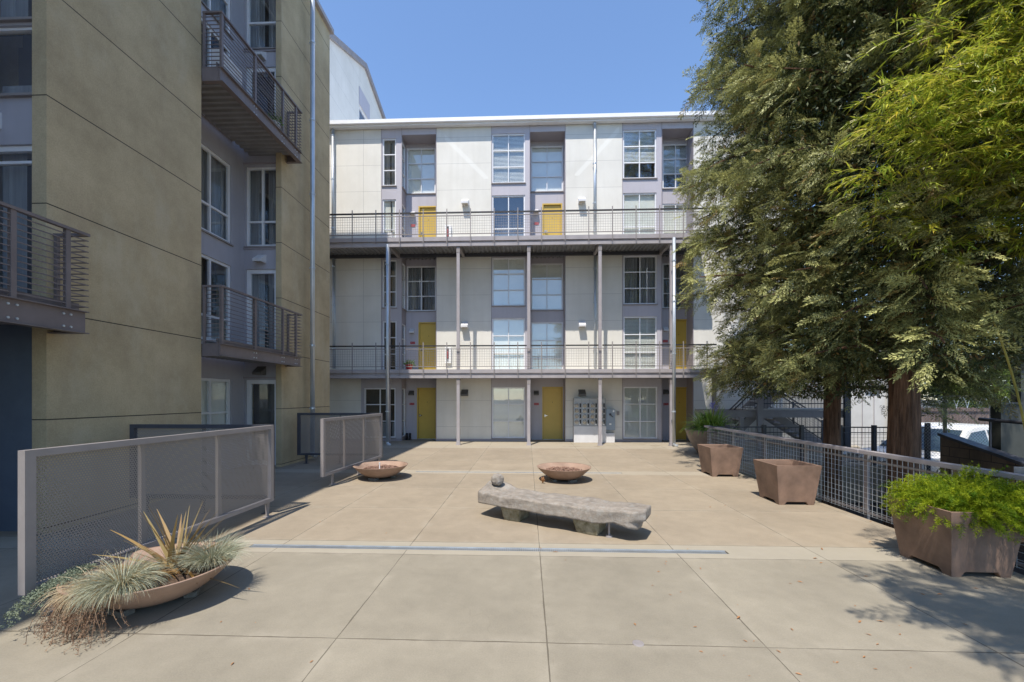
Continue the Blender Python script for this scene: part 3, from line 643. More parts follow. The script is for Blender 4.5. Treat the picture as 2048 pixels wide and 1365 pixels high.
for k in range(5): b.box(x - .125, x + .125, 15.792, 15.798, 7.42 + k * .06, 7.44 + k * .06)
tag(b.build('storage_crate', 'lampdark', origin=(x, 15.9, 7.39)), 'dark slatted crate on the upper gallery left of the yellow door', 'crate')
x = fx(778); b = MB(); b.box(x - .2, x + .2, YF - .30, YF - .05, 7.40, 8.0)
for k in range(9): b.box(x - .18, x + .18, YF - .31, YF - .302, 7.45 + k * .055, 7.475 + k * .055)
tag(b.build('air_conditioner', 'lamp', origin=(x, YF - .2, 7.39)), 'white slatted air conditioner box under the narrow window on the upper gallery', 'air conditioner')

# ------------------------------------------------------------------ tall white wing behind
GW = thing('gabled_white_wing', (-9.5, 21.5, 0), 'tall pale wing with a dark-edged gable roof rising behind the white block', 'building')
prof = [(17.0, 0), (17.0, 16.9), (21.5, 18.95), (24.6, 18.0), (26.2, 12.5), (26.2, 0)]
XG = -8.55
Hw = (20.8, 22.1, 13.4, 16.55)
gm = MB(faceX(XG))
gm.grid(17.0, 26.2, 0, 12.5, [Hw], .12); gm.grid(17.0, 24.6, 12.5, 16.9, [Hw], .12)
gm.add([(17.0, 16.9, 0), (24.6, 16.9, 0), (24.6, 18.0, 0), (21.5, 18.95, 0)], [(0, 1, 2, 3)])
gm.add([(24.6, 12.5, 0), (26.2, 12.5, 0), (24.6, 18.0, 0)], [(0, 1, 2)])
gm.add([(17.0, 0, 0), (17.0, 16.9, 0), (17.0, 16.9, -7), (17.0, 0, -7)], [(0, 1, 2, 3)])
gm.build('wall', 'clad', GW)
rr = MB()
for (y0, z0), (y1, z1) in zip(prof[1:4], prof[2:5]):
    rr.add([(XG + .12, y0, z0), (XG + .12, y1, z1), (XG + .12, y1, z1 + .28), (XG + .12, y0, z0 + .28), (-16, y0, z0), (-16, y1, z1), (-16, y1, z1 + .28), (-16, y0, z0 + .28)],
           [(0, 1, 2, 3), (3, 2, 6, 7), (0, 4, 5, 1), (4, 7, 6, 5), (0, 3, 7, 4), (1, 5, 6, 2)])
rr.build('roof', 'steel', GW)
window(GW, faceX(XG), *Hw, 1, 3, 'dark', [14.4, 15.5], fr=.08, mul=.08)
k = MB(faceX(XG)); fbox(k, 20.75, 22.15, 16.60, 17.5, .002, .03); k.build('coloured_panel', 'lav', GW)

# ------------------------------------------------------------------ olive stucco building on the left
XL = -6.0; OT = 12.78
OB = thing('stucco_building', (XL, 8.0, 0), 'olive stucco apartment building in shade with steel balconies on the left', 'building')
st = MB(); 
for y0, y1 in ((-7.0, 2.45), (5.62, 7.42), (10.52, 12.38)): st.box(-7.9, XL, y0, y1, 0, OT)
st.build('stucco_pier', 'stucco', OB)
core = MB(); core.box(-16, -7.95, -7.0, 12.3, 0, OT - .01); core.box(-16, -7.9, 12.3, 12.38, 0, OT - .01); core.build('core', 'stucco', OB)
rf = MB(); rf.box(-16, XL + .10, -7.1, 12.46, OT, OT + .13); rf.build('roof', 'post', OB)
ph = MB(); ph.box(-12, -6.62, 7.5, 12.35, OT + .13, 15.7); ph.build('roof_shadow_block', 'stucco', OB)  # unseen block added on the roof to cast shadow onto the far facade
XR = -7.0
FXR = faceX(XR)
SW = []
def swin(y0, y1, z0, z1, rowz, kind, cols=1, colu=None):
    SW.append((y0, y1, z0, z1)); window(OB, FXR, y0, y1, z0, z1, cols, 1, kind, rowz, fr=.06, mul=.045, colu=colu)
sw = []
for off in (0, -4.96):
    SW_y0, SW_y1 = 7.50 + off, 9.56 + off
    for z0, z1, rz_, kd in ((10.2, 12.3, [10.95], 'curtain'), (7.8, 9.9, None, 'dark'), (5.31, 7.18, [5.95], 'curtain'), (2.95, 4.80, [3.5], 'dark_half'), (.85, 2.12, [1.35], 'shade')):
        SW.append((SW_y0, SW_y1, z0, z1)); window(OB, FXR, SW_y0, SW_y1, z0, z1, 2, 1, kd, rz_ or [], fr=.06, mul=.045, colu=[SW_y0 + 1.45])
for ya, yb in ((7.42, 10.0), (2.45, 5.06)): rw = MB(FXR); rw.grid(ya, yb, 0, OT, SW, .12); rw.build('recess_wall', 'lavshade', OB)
def doorwall(Y, x0, x1, up_kind):
    f = faceY(Y); H = [(x0 + .05, x1 - .02, 5.42, 7.39), (x0 + .05, x1 - .02, 2.78, 4.86), (x0 + .05, x1 - .02, .03, 2.13), (x0 + .05, x1 - .02, 10.30, 12.3), (x0 + .05, x1 - .02, 7.82, 9.85)]
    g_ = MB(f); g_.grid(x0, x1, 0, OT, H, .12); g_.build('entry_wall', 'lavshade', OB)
    window(OB, f, *H[0], 2, 1, 'curtain', [6.04], fr=.055, mul=.045)
    window(OB, f, *H[3], 1, 1, 'curtain', [10.97], fr=.055, mul=.045)
    for h, k in ((H[1], 'curtain'), (H[2], 'dark'), (H[4], 'dark')):
        window(OB, f, *h, 1, 1, k, [], fr=.10, mul=.04)
    for z in (5.0, 10.0): wall_lamp(OB, f, (x0 + x1) / 2 + .02, z, 'lamp', .85)
    wall_lamp(OB, f, (x0 + x1) / 2 + .02, 2.25, 'lampdark', .85)
    for z in (2.17, 5.35, 7.45, 10.22): m_ = MB(); m_.box(x0, x1, Y - .03, Y - .002, z, z + .03); m_.build('trim', 'lavdark', OB)
doorwall(10.0, -7.0, -6.13, 'curtain')
# the nearer entry wall has a bigger glazed bay with a slanted sash
f = faceY(5.06); H = [(-6.96, -6.21, 5.56, 6.45), (-6.96, -6.21, 6.52, 8.0), (-6.96, -6.24, 2.78, 4.93)]
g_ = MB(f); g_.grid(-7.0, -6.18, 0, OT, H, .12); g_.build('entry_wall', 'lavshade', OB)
window(OB, f, *H[0], 1, 1, 'dark_half', [], fr=.035); window(OB, f, *H[1], 1, 1, 'curtain', [], fr=.035); window(OB, f, *H[2], 1, 1, 'curtain', [4.72], fr=.07)
wall_lamp(OB, f, -6.83, 5.13, 'lamp', .85)
# ground floor panel and returns of the stucco
pn = MB(); pn.box(-7.0, -6.19, 5.02, 5.055, .0, 2.62); pn.build('ground_panel', 'navy', OB)
rt = MB()
rt.box(-6.19, XL, 4.96, 5.62, 0, OT)
rt.box(-6.14, XL, 9.91, 10.52, 0, OT)
rt.build('stucco_return', 'stucco', OB)
def balcony(y0, y1, zb, zt, zr, xo, soffit):
    """zb/zt bottom and top of the edge beam, zr top rail height"""
    b = MB(); X = xo
    b.box(X - .07, X - .055 + .02, y0 + .011, y1 - .011, zb + .012, zt - .012)        # web
    b.box(X - .10, X + .01, y0, y1, zt - .012, zt); b.box(X - .10, X + .01, y0, y1, zb, zb + .012)
    for y in (y0, y1):
        s = 1 if y == y0 else -1
        b.box(XL - .0 + .001, X - .072, y + s * .004, y + s * .016, zb + .012, zt - .012)
        b.box(XL + .001, X - .101, min(y, y + s * .08), max(y, y + s * .08), zt - .0125, zt - .0005); b.box(XL + .001, X - .101, min(y, y + s * .08), max(y, y + s * .08), zb + .0005, zb + .0125)
    bal = b.build('balcony', 'balcony', OB)
    d = MB(); d.box(XR + .15, X - .11, y0 + .02, y1 - .02, zt - .10, zt + .0); d.box(X - .125, X - .105, y0 + .02, y1 - .02, zt + .001, zt + .10); d.build('deck', 'balcony', bal)
    c = MB(); n = int((y1 - y0 - .04) / .15)
    for i in range(n):
        y = y0 + .02 + i * .15; zs = zt - .103
        for a, b_, z1, z2 in ((0, .05, 0, 0), (.05, .075, 0, -.04), (.075, .125, -.04, -.04), (.125, .15, -.04, 0)):
            c.add([(XR + .16, y + a, zs + z1), (XR + .16, y + b_, zs + z2), (X - .11, y + b_, zs + z2), (X - .11, y + a, zs + z1)], [(0, 1, 2, 3)])
    c.build('soffit', 'corr', bal)
    r = MB(); t0 = y0 - .0; t1 = y1 + .02
    r.box(X - .055, X + .0, t0, t1, zr - .035, zr)
    r.box(XL + .01, X - .056, y0, y0 + .05, zr - .035, zr - .001); r.box(XL + .01, X - .056, y1 - .03, y1 + .02, zr - .035, zr - .001)
    n = 13
    for i in range(n):
        z = zt + .06 + (zr - .09 - zt - .06) * i / (n - 1)
        r.box(X - .034, X - .022, t0 + .01, t1, z - .006, z + .006)
        r.box(XL + .01, X - .035, y0 + .02, y0 + .032, z - .006, z + .006); r.box(XL + .01, X - .035, y1 - .006, y1 + .006, z - .006, z + .006)
    r.build('railing', 'balcony', bal)
    L = y1 - y0; ps = [y0 + .04, y0 + L * .36, y0 + L * .72, y1 - .22]
    for y in ps:
        k = MB(); k.box(X - .056, X - .036, y - .025, y + .025, zt + .001, zr - .036); k.box(X - .032 + .003, X - .012, y - .025, y + .025, zt + .001, zr - .036); k.build('post', 'balcony', bal)
        if y != ps[0]:
            k = MB()
            for dy in (-.04, .04):
                for z in (zb + .06, zt - .07): k.tube([(X - .034, y + dy, z), (X - .022, y + dy, z)], .013, 8)
            k.build('bolt', 'galv', bal)
    for x in (XL + .03,):
        for y in (y0 + .026, y1):
            k = MB(); k.box(x - .02, x + .02, y - .02, y + .02, zt + .001, zr - .036); k.build('post', 'balcony', bal)
balcony(7.43, 10.15, 2.46, 2.69, 3.77, -5.62, False)
balcony(7.43, 10.15, 7.53, 7.79, 8.82, -5.62, True)
balcony(2.35, 5.05, 2.50, 2.78, 3.77, -5.55, False)
downpipe(at(625, 0, 11.03).x, 11.03, 0.1, 12.9, .06, 'tall galvanised downpipe running down the olive stucco pier', (1.4, 3.1, 5.2, 7.2, 9.2, 11.3))
small_pot_plant(-5.85, 9.35, 7.80, 'lamp', 'straggly potted plant at the far end of the upper balcony', .15)
b = MB(); b.box(-5.95, -5.78, 7.6, 8.2, 7.80, 8.28)
for k in range(7): b.box(-5.779, -5.772, 7.62, 8.18, 7.83 + k * .06, 7.86 + k * .06)
tag(b.build('balcony_locker', 'lamp', origin=(-5.86, 7.9, 7.8)), 'pale box standing at the near end of the upper balcony', 'box')

# ------------------------------------------------------------------ perforated screens
def screen(length, panels, frame_m='steel', legs=(.1, .5, .95)):
    t = thing('perforated_screen', (0, 0, 0), 'x', 'screen')
    z0, z1 = .215, 1.30; b = MB()
    b.box(0, .07, -.03, .03, z0, z1); b.box(length - .06, length, -.03, .03, z0, z1)
    b.box(.07, length - .06, -.03, .03, z1 - .055, z1); b.box(.07, length - .06, -.03, .03, z0, z0 + .05); b.build('frame', frame_m, t)
    b = MB(); b.add([(.07, .012, z0 + .05), (length - .06, .012, z0 + .05), (length - .06, .012, z1 - .055), (.07, .012, z1 - .055)], [(0, 1, 2, 3)]); b.build('perforated_panel', 'perf', t)
    for i in range(1, panels):
        x = length * i / panels; k = MB(); k.prism([(x - .012, z0 + .05), (x + .045, z0 + .05), (x + .02, z1 - .055), (x - .012, z1 - .055)], .013, .05); k.build('stiffener', frame_m, t)
    for q in legs:
        x = length * q; k = MB(); k.prism([(x - .035, z0), (x + .035, z0), (x + .018, .012), (x - .018, .012)], .006, .03); k.box(x - .05, x + .05, -.04, .06, 0, .012); k.build('leg', frame_m, t)
    return t
def place(t, p0, p1, label, group='perforated metal screens'):
    t.location = (p0[0], p0[1], 0); t.rotation_euler.z = math.atan2(p1[1] - p0[1], p1[0] - p0[0]); t['label'] = label; t['group'] = group
s = screen(2.86, 3, legs=(.08, .5, .975)); place(s, (-3.79, 2.97), (-3.67, 5.82), 'long perforated metal screen nearest the camera, behind the grass-filled bowl')
s = screen(2.57, 3, legs=(.15, .56, .975)); place(s, (-3.82, 7.58), (-3.62, 10.14), 'sunlit perforated metal screen beside the left fire bowl')
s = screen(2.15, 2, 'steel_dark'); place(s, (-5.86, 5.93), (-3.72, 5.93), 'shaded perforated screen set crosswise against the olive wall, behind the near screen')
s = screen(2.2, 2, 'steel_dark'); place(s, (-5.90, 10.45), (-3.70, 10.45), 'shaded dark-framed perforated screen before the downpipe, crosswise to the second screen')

# ------------------------------------------------------------------ bowls
def make_bowl(fill):
    t = thing('shallow_bowl', (0, 0, 0), 'x', 'bowl')
    R0 = .55; b = MB(); H = .275
    out = [(0, .04)] + [(.2 + (R0 - .2) * (i / 10) ** .8, .04 + (H - .04) * (i / 10) ** 1.35) for i in range(11)]
    inn = [(R0 - .028, H + .002)] + [(.2 + (R0 - .235) * (i / 10) ** .8, .075 + (H - .085) * (i / 10) ** 1.35) for i in range(9, -1, -1)] + [(0, .075)]
    b.lathe(out + [(R0 + .004, H + .006)] + inn, (0, 0, 0), 72); b.build('bowl', 'bowl', t, True)
    b = MB(); rs = random.Random(3); n = 40; prof = [(.40, .185), (.3, .195), (.18, .205), (.0, .21)]
    b.lathe(prof, (0, 0, 0), 36); b.build('fill', fill, t)
    for a in (.5, 2.5, 4.4):
        k = MB(); c = Vector((math.cos(a), math.sin(a), 0)); d = Vector((-c.y, c.x, 0))
        k.bar(c * .24 - d * .09 + Vector((0, 0, .022)), c * .24 + d * .09 + Vector((0, 0, .022)), .09, .042); k.build('block', 'wood', t)
    return t
b0 = make_bowl('gravel'); b0.location = (-3.08, 8.62, 0); b0['label'] = 'shallow terracotta fire bowl with gravel and a small white spike, beside the sunlit screen'; b0['group'] = 'shallow terracotta bowls'
k = MB(); k.tube([(0, -.08, .2), (0, -.08, .30), (.0, -.08, .34)], [.012, .01, .016], 8); k.build('spigot', 'whitepaint', b0)
b1 = make_bowl('gravel'); b1.location = (.745, 8.55, 0); b1['label'] = 'shallow terracotta fire bowl standing alone behind the stone bench'; b1['group'] = 'shallow terracotta bowls'; b1.rotation_euler.z = 1
b2 = make_bowl('soil'); b2.location = (-3.12, 3.38, 0); b2.scale = (1.03, 1.03, 1.03); b2['label'] = 'large terracotta bowl in the foreground overflowing with dry grasses'; b2['group'] = 'shallow terracotta bowls'
# gravel lumps in the fire bowls
def pebbles(parent, seed, n=260, rad=.36, zc=.2):
    rs = np.random.RandomState(seed); b = MB()
    for i in range(n):
        a = rs.uniform(0, 6.28); r = rad * math.sqrt(rs.uniform()); s = rs.uniform(.012, .028); z = zc + .03 * (1 - r / rad) + rs.uniform(0, .02)
        c = Vector((float(r * math.cos(a)), float(r * math.sin(a)), float(z))); vs = [c + Vector(d) * float(s * rs.uniform(.6, 1.3)) for d in ((1, 0, 0), (-1, 0, 0), (0, 1, 0), (0, -1, 0), (0, 0, .8), (0, 0, -.8))]
        b.add(vs, [(0, 2, 4), (2, 1, 4), (1, 3, 4), (3, 0, 4), (2, 0, 5), (1, 2, 5), (3, 1, 5), (0, 3, 5)])
    o = b.build('gravel', 'gravel', parent); o['kind'] = 'stuff'
pebbles(b0, 1); pebbles(b1, 2)
k = MB(); x, y = .30, 8.2
for i in range(5):
    a = i * 1.3; k.tube([(x, y, .02), (x + .03 * math.cos(a), y + .03 * math.sin(a), .09 + .01 * i), (x + .05 * math.cos(a), y + .05 * math.sin(a), .05)], [.012, .012, .006], 6)
tag(k.build('dry_leaf_clump', 'deadleaf', None, True, (x, y, 0)), 'crumpled dry leaf leaning at the foot of the lone fire bowl', 'dead leaf')

# planting of the foreground bowl
rs = np.random.RandomState(11)
def tuft(name, c, n, L, spread, up, w_, m, tmin, tmax, label, seg=5, lean=(0, 0), origin=None, dead=.1, cat='grass'):
    Q = []; T = []
    for i in range(n):
        a = rs.uniform(0, 2 * PI); s = rs.uniform(.15, 1) ** .7 * spread; l = L * rs.uniform(.6, 1.1)
        d = np.array([math.cos(a) * s + lean[0], math.sin(a) * s + lean[1], up]); d /= np.linalg.norm(d)
        p_ = np.array(c) + np.array([math.cos(a), math.sin(a), 0]) * rs.uniform(0, .05); pts = [p_]
        for k in range(seg):
            p_ = p_ + d * l / seg; d = d + np.array([rs.normal() * .05, rs.normal() * .05, -.30 * (k + 1) / seg * (1 + s)]); d /= np.linalg.norm(d)
            if p_[2] < .012: p_[2] = .012 + rs.uniform(0, .01)
            pts.append(p_)
        ws = [w_ * (1 - (k / seg) ** 2 * .9) for k in range(seg + 1)]
        r_ = ribbon(pts, ws, rs.normal(size=3)); Q.append(r_); tt = rs.uniform(tmin, tmax); dd = float(rs.uniform() < dead) * .8
        T += [(tt, dd)] * len(r_)
    o = bulk(name, np.concatenate(Q), 4, m, None, np.array(T), origin=(c[0], c[1], c[2]))
    tag(o, label, cat); return o
BX, BY, BZ = -3.12, 3.38, .24
tuft('fescue_grass', (BX + .08, BY - .38, BZ + .02), 2300, .31, 1.5, .9, .0035, 'fescue', 0, 1, 'pale blue-green fescue tuft spilling over the front of the foreground bowl', dead=.25, lean=(.0, -.28), seg=6)
tuft('fescue_grass', (BX + .38, BY + .12, BZ), 1600, .33, 1.2, .9, .0035, 'fescue', 0, 1, 'blue-green fescue tuft at the right rim of the foreground bowl', dead=.15)
tuft('fescue_grass', (BX + .05, BY - .05, BZ - .02), 300, .2, 1.4, .5, .006, 'trail', .3, 1, 'low dry brown grass in the middle of the foreground bowl', dead=.8)
tuft('straw_grass', (BX - .14, BY - .40, BZ + .02), 380, .30, 1.5, .5, .003, 'straw', .2, 1, 'dead straw-coloured grass hanging over the front left rim of the foreground bowl', dead=.0, lean=(-.15, -.5), seg=8)
# bronze flax with stiff sword leaves
Q = []; T = []
fl = [(-1.5, .35, .75, .5), (-.35, .9, .8, .62), (.2, 1.0, .5, .55), (.9, .9, .75, .6), (2.6, .75, .75, .72), (3.0, .55, .75, .78), (3.1, .10, .75, .75), (-.12, -.02, .8, .66), (-.2, .35, .9, .66), (3.6, .5, .6, .6), (.1, .6, .5, .62), (2.9, 1.0, .5, .62), (-.6, 1.15, .4, .6), (1.9, 1.2, .5, .5), (2.2, .8, .6, .58), (.5, 1.3, .45, .42), (4.2, .8, .5, .4), (5.2, .7, .5, .42), (5.6, .1, .6, .4)]
for i in range(74):
    if i < len(fl): a, el, _, l = fl[i]
    else: a, el, l = rs.uniform(0, 6.28), rs.uniform(.25, 1.4), rs.uniform(.22, .60)
    d = np.array([math.cos(a) * math.cos(el), math.sin(a) * math.cos(el), math.sin(el)]); p_ = np.array([BX + .12, BY + .06, BZ - .02]) + rs.normal(size=3) * [.03, .03, 0]; pts = [p_]
    for k in range(6):
        p_ = p_ + d * l / 6; d = nrm(d + np.array([0, 0, -.05])); pts.append(p_)
    wd = .026 if i < len(fl) else .014
    N = np.cross(d, [math.sin(a), -math.cos(a), .3]); r_ = ribbon(pts, [wd * .7, wd, wd * 1.1, wd, wd * .8, wd * .45, .003], N); Q.append(r_); T += [(rs.uniform(0, 1), .6 * (rs.uniform() < .35))] * len(r_)
tag(bulk('flax_plant', np.concatenate(Q), 4, 'flax', None, np.array(T), origin=(BX + .12, BY + .06, BZ)), 'bronze flax with stiff pointed leaves rising from the foreground bowl', 'plant')
# dry trailing plant hanging over the rim
Q = []; T = []
for i in range(160):
    a = rs.uniform(-2.15, -1.3); r0 = .44; p_ = np.array([BX + math.cos(a) * r0, BY + math.sin(a) * r0, BZ + .04]); d = nrm(np.array([math.cos(a) + rs.normal() * .3 - .1, math.sin(a) + rs.normal() * .3, .15])); pts = [p_]; L = rs.uniform(.22, .5) / 9
    for k in range(9):
        p_ = p_ + d * L; d = nrm(d + np.array([rs.normal() * .25, rs.normal() * .25, -.38 if p_[2] > .05 else .1])); p_[2] = max(p_[2], .015); pts.append(p_)
    r_ = ribbon(pts, [.003] * 10, rs.normal(size=3)); Q.append(r_); T += [(rs.uniform(0, 1), 0)] * len(r_)
    for p2 in pts[3:]:
        for j in range(3):
            dd = nrm(rs.normal(size=3)); Q.append(leafquads(p2[None], dd[None], nrm(rs.normal(size=(1, 3))), [rs.uniform(.010, .018)], [.006], .5)); T.append((rs.uniform(0, 1), 0))
tag(bulk('trailing_plant', np.concatenate(Q), 4, 'trail', None, np.array(T), origin=(BX, BY - .5, .1)), 'dry reddish trailing stems hanging from the foreground bowl to the ground', 'plant')
Q = []; T = []
for i in range(70):
    a = rs.uniform(-3.0, -2.2); p_ = np.array([BX + math.cos(a) * .42, BY + math.sin(a) * .42, BZ + .06]); d = nrm(np.array([math.cos(a) * 1.2, math.sin(a), .25])); pts = [p_]; L = rs.uniform(.3, .5) / 8
    for k in range(8):
        p_ = p_ + d * L; d = nrm(d + np.array([rs.normal() * .15, rs.normal() * .15, -.2])); p_[2] = max(p_[2], .02); pts.append(p_)
        for j in range(10):
            dd = nrm(rs.normal(size=3)); Q.append(leafquads((p_ + rs.normal(size=3) * .006)[None], dd[None], nrm(rs.normal(size=(1, 3))), [rs.uniform(.012, .02)], [.007], .5)); T.append((rs.uniform(0, .8), 0))
tag(bulk('sedum_plant', np.concatenate(Q), 4, 'sedum', None, np.array(T), origin=(BX - .4, BY - .3, BZ)), 'grey-green creeping sedum trailing left over the foreground bowl rim', 'plant')

# ------------------------------------------------------------------ stone bench
def rock_mesh(mb, nx, ny, nz, shape, amp, seed, fine=.006):
    """closed box grid mapped by shape(u,v,w) in 0..1, displaced by noise"""
    idx = {}; vs = []; fs = []
    def vid(i, j, k):
        if (i, j, k) not in idx:
            p_ = Vector(shape(i / nx, j / ny, k / nz)); s = Vector((seed, seed * 2, seed))
            n = noise.noise_vector(p_ * 3.2 + s) * amp + noise.noise_vector(p_ * 11 + s) * amp * .35 + noise.noise_vector(p_ * 32 + s) * fine
            idx[(i, j, k)] = len(vs); vs.append(p_ + n)
        return idx[(i, j, k)]
    for i in range(nx):
        for j in range(ny):
            fs.append((vid(i, j, 0), vid(i, j + 1, 0), vid(i + 1, j + 1, 0), vid(i + 1, j, 0))); fs.append((vid(i, j, nz), vid(i + 1, j, nz), vid(i + 1, j + 1, nz), vid(i, j + 1, nz)))
    for i in range(nx):
        for k in range(nz):
            fs.append((vid(i, 0, k), vid(i + 1, 0, k), vid(i + 1, 0, k + 1), vid(i, 0, k + 1))); fs.append((vid(i, ny, k), vid(i, ny, k + 1), vid(i + 1, ny, k + 1), vid(i + 1, ny, k)))
    for j in range(ny):
        for k in range(nz):
            fs.append((vid(0, j, k), vid(0, j, k + 1), vid(0, j + 1, k + 1), vid(0, j + 1, k))); fs.append((vid(nx, j, k), vid(nx, j + 1, k), vid(nx, j + 1, k + 1), vid(nx, j, k + 1)))
    return mb.add(vs, fs)
def mat_stone():
    m, nt, p, co = base('weathered_stone')
    n1 = ramp(nt, noise_n(nt, co, 6, 8, .7), .35, .68); c = mixc(nt, n1, (.20, .175, .15), (.36, .315, .27))
    pts = ramp(nt, noise_n(nt, co, 38, 5, .75), .58, .70, 0, .7); c = mixc(nt, pts, c, (.13, .115, .10))
    sep = nt.nodes.new('ShaderNodeSeparateXYZ'); g_ = nt.nodes.new('ShaderNodeNewGeometry'); nt.links.new(g_.outputs['Normal'], sep.inputs[0])
    li = mth(nt, 'MULTIPLY', ramp(nt, noise_n(nt, co, 14, 5, .7), .5, .6), .35); c = mixc(nt, li, c, (.36, .36, .34))
    nt.links.new(c, p.inputs['Base Color']); p.inputs['Roughness'].default_value = .92; p.inputs['Specular IOR Level'].default_value = .25
    bump(nt, p, noise_n(nt, co, 45, 8, .75), .9, .012); return m
MT['stone'] = mat_stone()
MT['mossy'] = M('mossy_stone', (.20, .175, .09), .95, 0, .4, 12, 40, .8, .012, col2=(.34, .31, .23))
E0 = Vector((-.62, 6.12)); E1 = Vector((1.44, 5.02)); AX = (E1 - E0); LB = AX.length; AX.normalize(); NX = Vector((-AX.y, AX.x))
SB = thing('stone_bench', (.4, 5.55, 0), 'long weathered stone slab bench on two rough blocks in the middle of the courtyard', 'bench')
def slab(u, v, w_):
    wv = .56 * (.90 + .10 * math.sin(u * 3 + .5)); x = u * LB; y = (v - .5) * wv
    if u < .12: y *= .72 + .28 * (u / .12) ** .5
    if u > .93: y *= 1 - .35 * ((u - .93) / .07) ** 2
    th = .15 + .07 * max(0, (u - .86) / .14)
    top = .345 + .035 * max(0, (u - .80) / .2) ** 1.5 + (.13 * max(0, (.17 - u) / .17) ** .8 * (v ** 1.3))
    ed = 1 - .012 * ((abs(v - .5) * 2) ** 8); z = top * ed - (1 - w_) * th
    if w_ < .5 and u > .9: x -= (u - .9) * .8
    q = E0 + AX * x + NX * y; return (q.x, q.y, z)
b = MB(); rock_mesh(b, 110, 26, 8, slab, .022, 3.1, .005); b.build('slab', 'stone', SB, True)
for u, wd, sd_ in ((.235, .30, 5), (.70, .34, 9)):
    c = E0 + AX * LB * u
    def blk(a, v, w_, c=c, wd=wd):
        tp = .78 + .22 * w_; q = c + AX * (a - .5) * wd * tp + NX * ((v - .5) * .40 * tp - .03); return (q.x, q.y, w_ * .205)
    b = MB(); rock_mesh(b, 16, 16, 8, blk, .016, sd_, .006); b.build('support_block', 'mossy', SB, True)
c = E0 + AX * LB * .815 - NX * .14; b = MB(); b.tube([(c.x, c.y, .0), (c.x, c.y, .02), (c.x, c.y, .021), (c.x, c.y, .20)], [.045, .04, .014, .014], 12); b.build('bolt_foot', 'steel', SB)
c = E0 + AX * LB * .072 + NX * .06
def ball(u, v, w_):
    p_ = Vector((u - .5, v - .5, w_ - .5)); p_ = p_.normalized() * (.5 * max(abs(p_.x), abs(p_.y), abs(p_.z)) * 2) if p_.length > 0 else p_
    return (c.x + p_.x * .19, c.y + p_.y * .17, .485 + p_.z * .175)
b = MB(); rock_mesh(b, 14, 14, 14, ball, .018, 17.3, .008); tag(b.build('carved_stone', 'stone', None, True, (c.x, c.y, .40)), 'rough round stone lying on the raised left end of the stone bench', 'stone')

# ------------------------------------------------------------------ planters on the right
def make_pot():
    t = thing('square_planter', (0, 0, 0), 'x', 'planter'); a, b_, H = .27, .345, .63; th = .035
    def ring(h, z): return [(-h, -h, z), (h, -h, z), (h, h, z), (-h, h, z)]
    b = MB(); vs = ring(a, 0) + ring(b_, H) + ring(b_ - th, H) + ring(a - .03, .12)
    fs = []
    for k in range(4):
        n = (k + 1) % 4; fs += [(4 + k, 4 + n, 8 + n, 8 + k), (8 + k, 8 + n, 12 + n, 12 + k)]
    fs.append((12, 13, 14, 15)); b.add(vs, fs)
    # outer faces with a notch cut at the foot of each side
    nt_, nh = .15, .045
    for k in range(4):
        rot = Matrix.Rotation(k * PI / 2, 4, 'Z'); hz = a + (b_ - a) * nh / H
        P_ = [(-a, -a, 0), (-nt_ - .03, -a, 0), (-nt_, -hz, nh), (nt_, -hz, nh), (nt_ + .03, -a, 0), (a, -a, 0), (b_, -b_, H), (-b_, -b_, H), (-nt_, -a + .05, nh), (nt_, -a + .05, nh), (-nt_ - .03, -a + .05, 0), (nt_ + .03, -a + .05, 0)]
        b.add([rot @ Vector(q) for q in P_], [(0, 1, 2, 7), (2, 3, 6, 7), (3, 4, 5, 6), (2, 8, 9, 3), (1, 10, 8, 2), (3, 9, 11, 4)])
    o = b.build('pot', 'pot', t); bv = o.modifiers.new('bevel', 'BEVEL'); bv.width = .008; bv.segments = 2; bv.limit_method = 'ANGLE'
    s_ = MB(); s_.add(ring(b_ - .075, .46), [(0, 1, 2, 3)]); s_.build('soil', 'soil', t)
    return t
PG = 'square brown planters along the fence'
p1 = make_pot(); p1.location = (4.22, 9.30, 0); p1['label'] = 'empty square brown planter farthest along the fence, just before the round plant pot'; p1['group'] = PG
for loc, lab, rz in (((4.24, 6.98, 0), 'empty square brown planter in the middle of the row, dappled with tree shadow', R(0)), ((4.28, 4.35, 0), 'square brown planter filled with bright green fern at the right edge', R(0))):
    c = copy_tree(p1); c.location = loc; c['label'] = lab; c.rotation_euler.z = rz
# asparagus fern
Q = []; T = []; rf_ = np.random.RandomState(21); FC = np.array([4.28, 4.35, .60])
npl = 1250
for i in range(npl):
    a = rf_.uniform(0, 6.28); rr_ = rf_.uniform(0, .3) ; el = rf_.uniform(.25, 1.35); L = rf_.uniform(.20, .36) + (.14 if math.cos(a) > .3 else 0)
    p_ = FC + np.array([math.cos(a) * rr_ + .08, math.sin(a) * rr_, rf_.uniform(-.06, .03)]); d = np.array([math.cos(a) * math.cos(el), math.sin(a) * math.cos(el), math.sin(el)]); pts = []; ds = []
    n = 22
    for k in range(n):
        p_ = p_ + d * L / n; d = nrm(d + np.array([rf_.normal() * .04, rf_.normal() * .04, -.075])); pts.append(p_); ds.append(d)
    pts = np.repeat(np.array(pts), 7, 0); ds = np.repeat(np.array(ds), 7, 0); m_ = len(pts)
    dr = nrm(rf_.normal(size=(m_, 3)) + ds * .6); Q.append(leafquads(pts, dr, nrm(rf_.normal(size=(m_, 3))), rf_.uniform(.018, .042, m_), np.full(m_, .0045), .5))
    tt = rf_.uniform(0, 1); T.append(np.stack([np.clip(tt + rf_.normal(size=m_) * .15, 0, 1), np.zeros(m_)], 1))
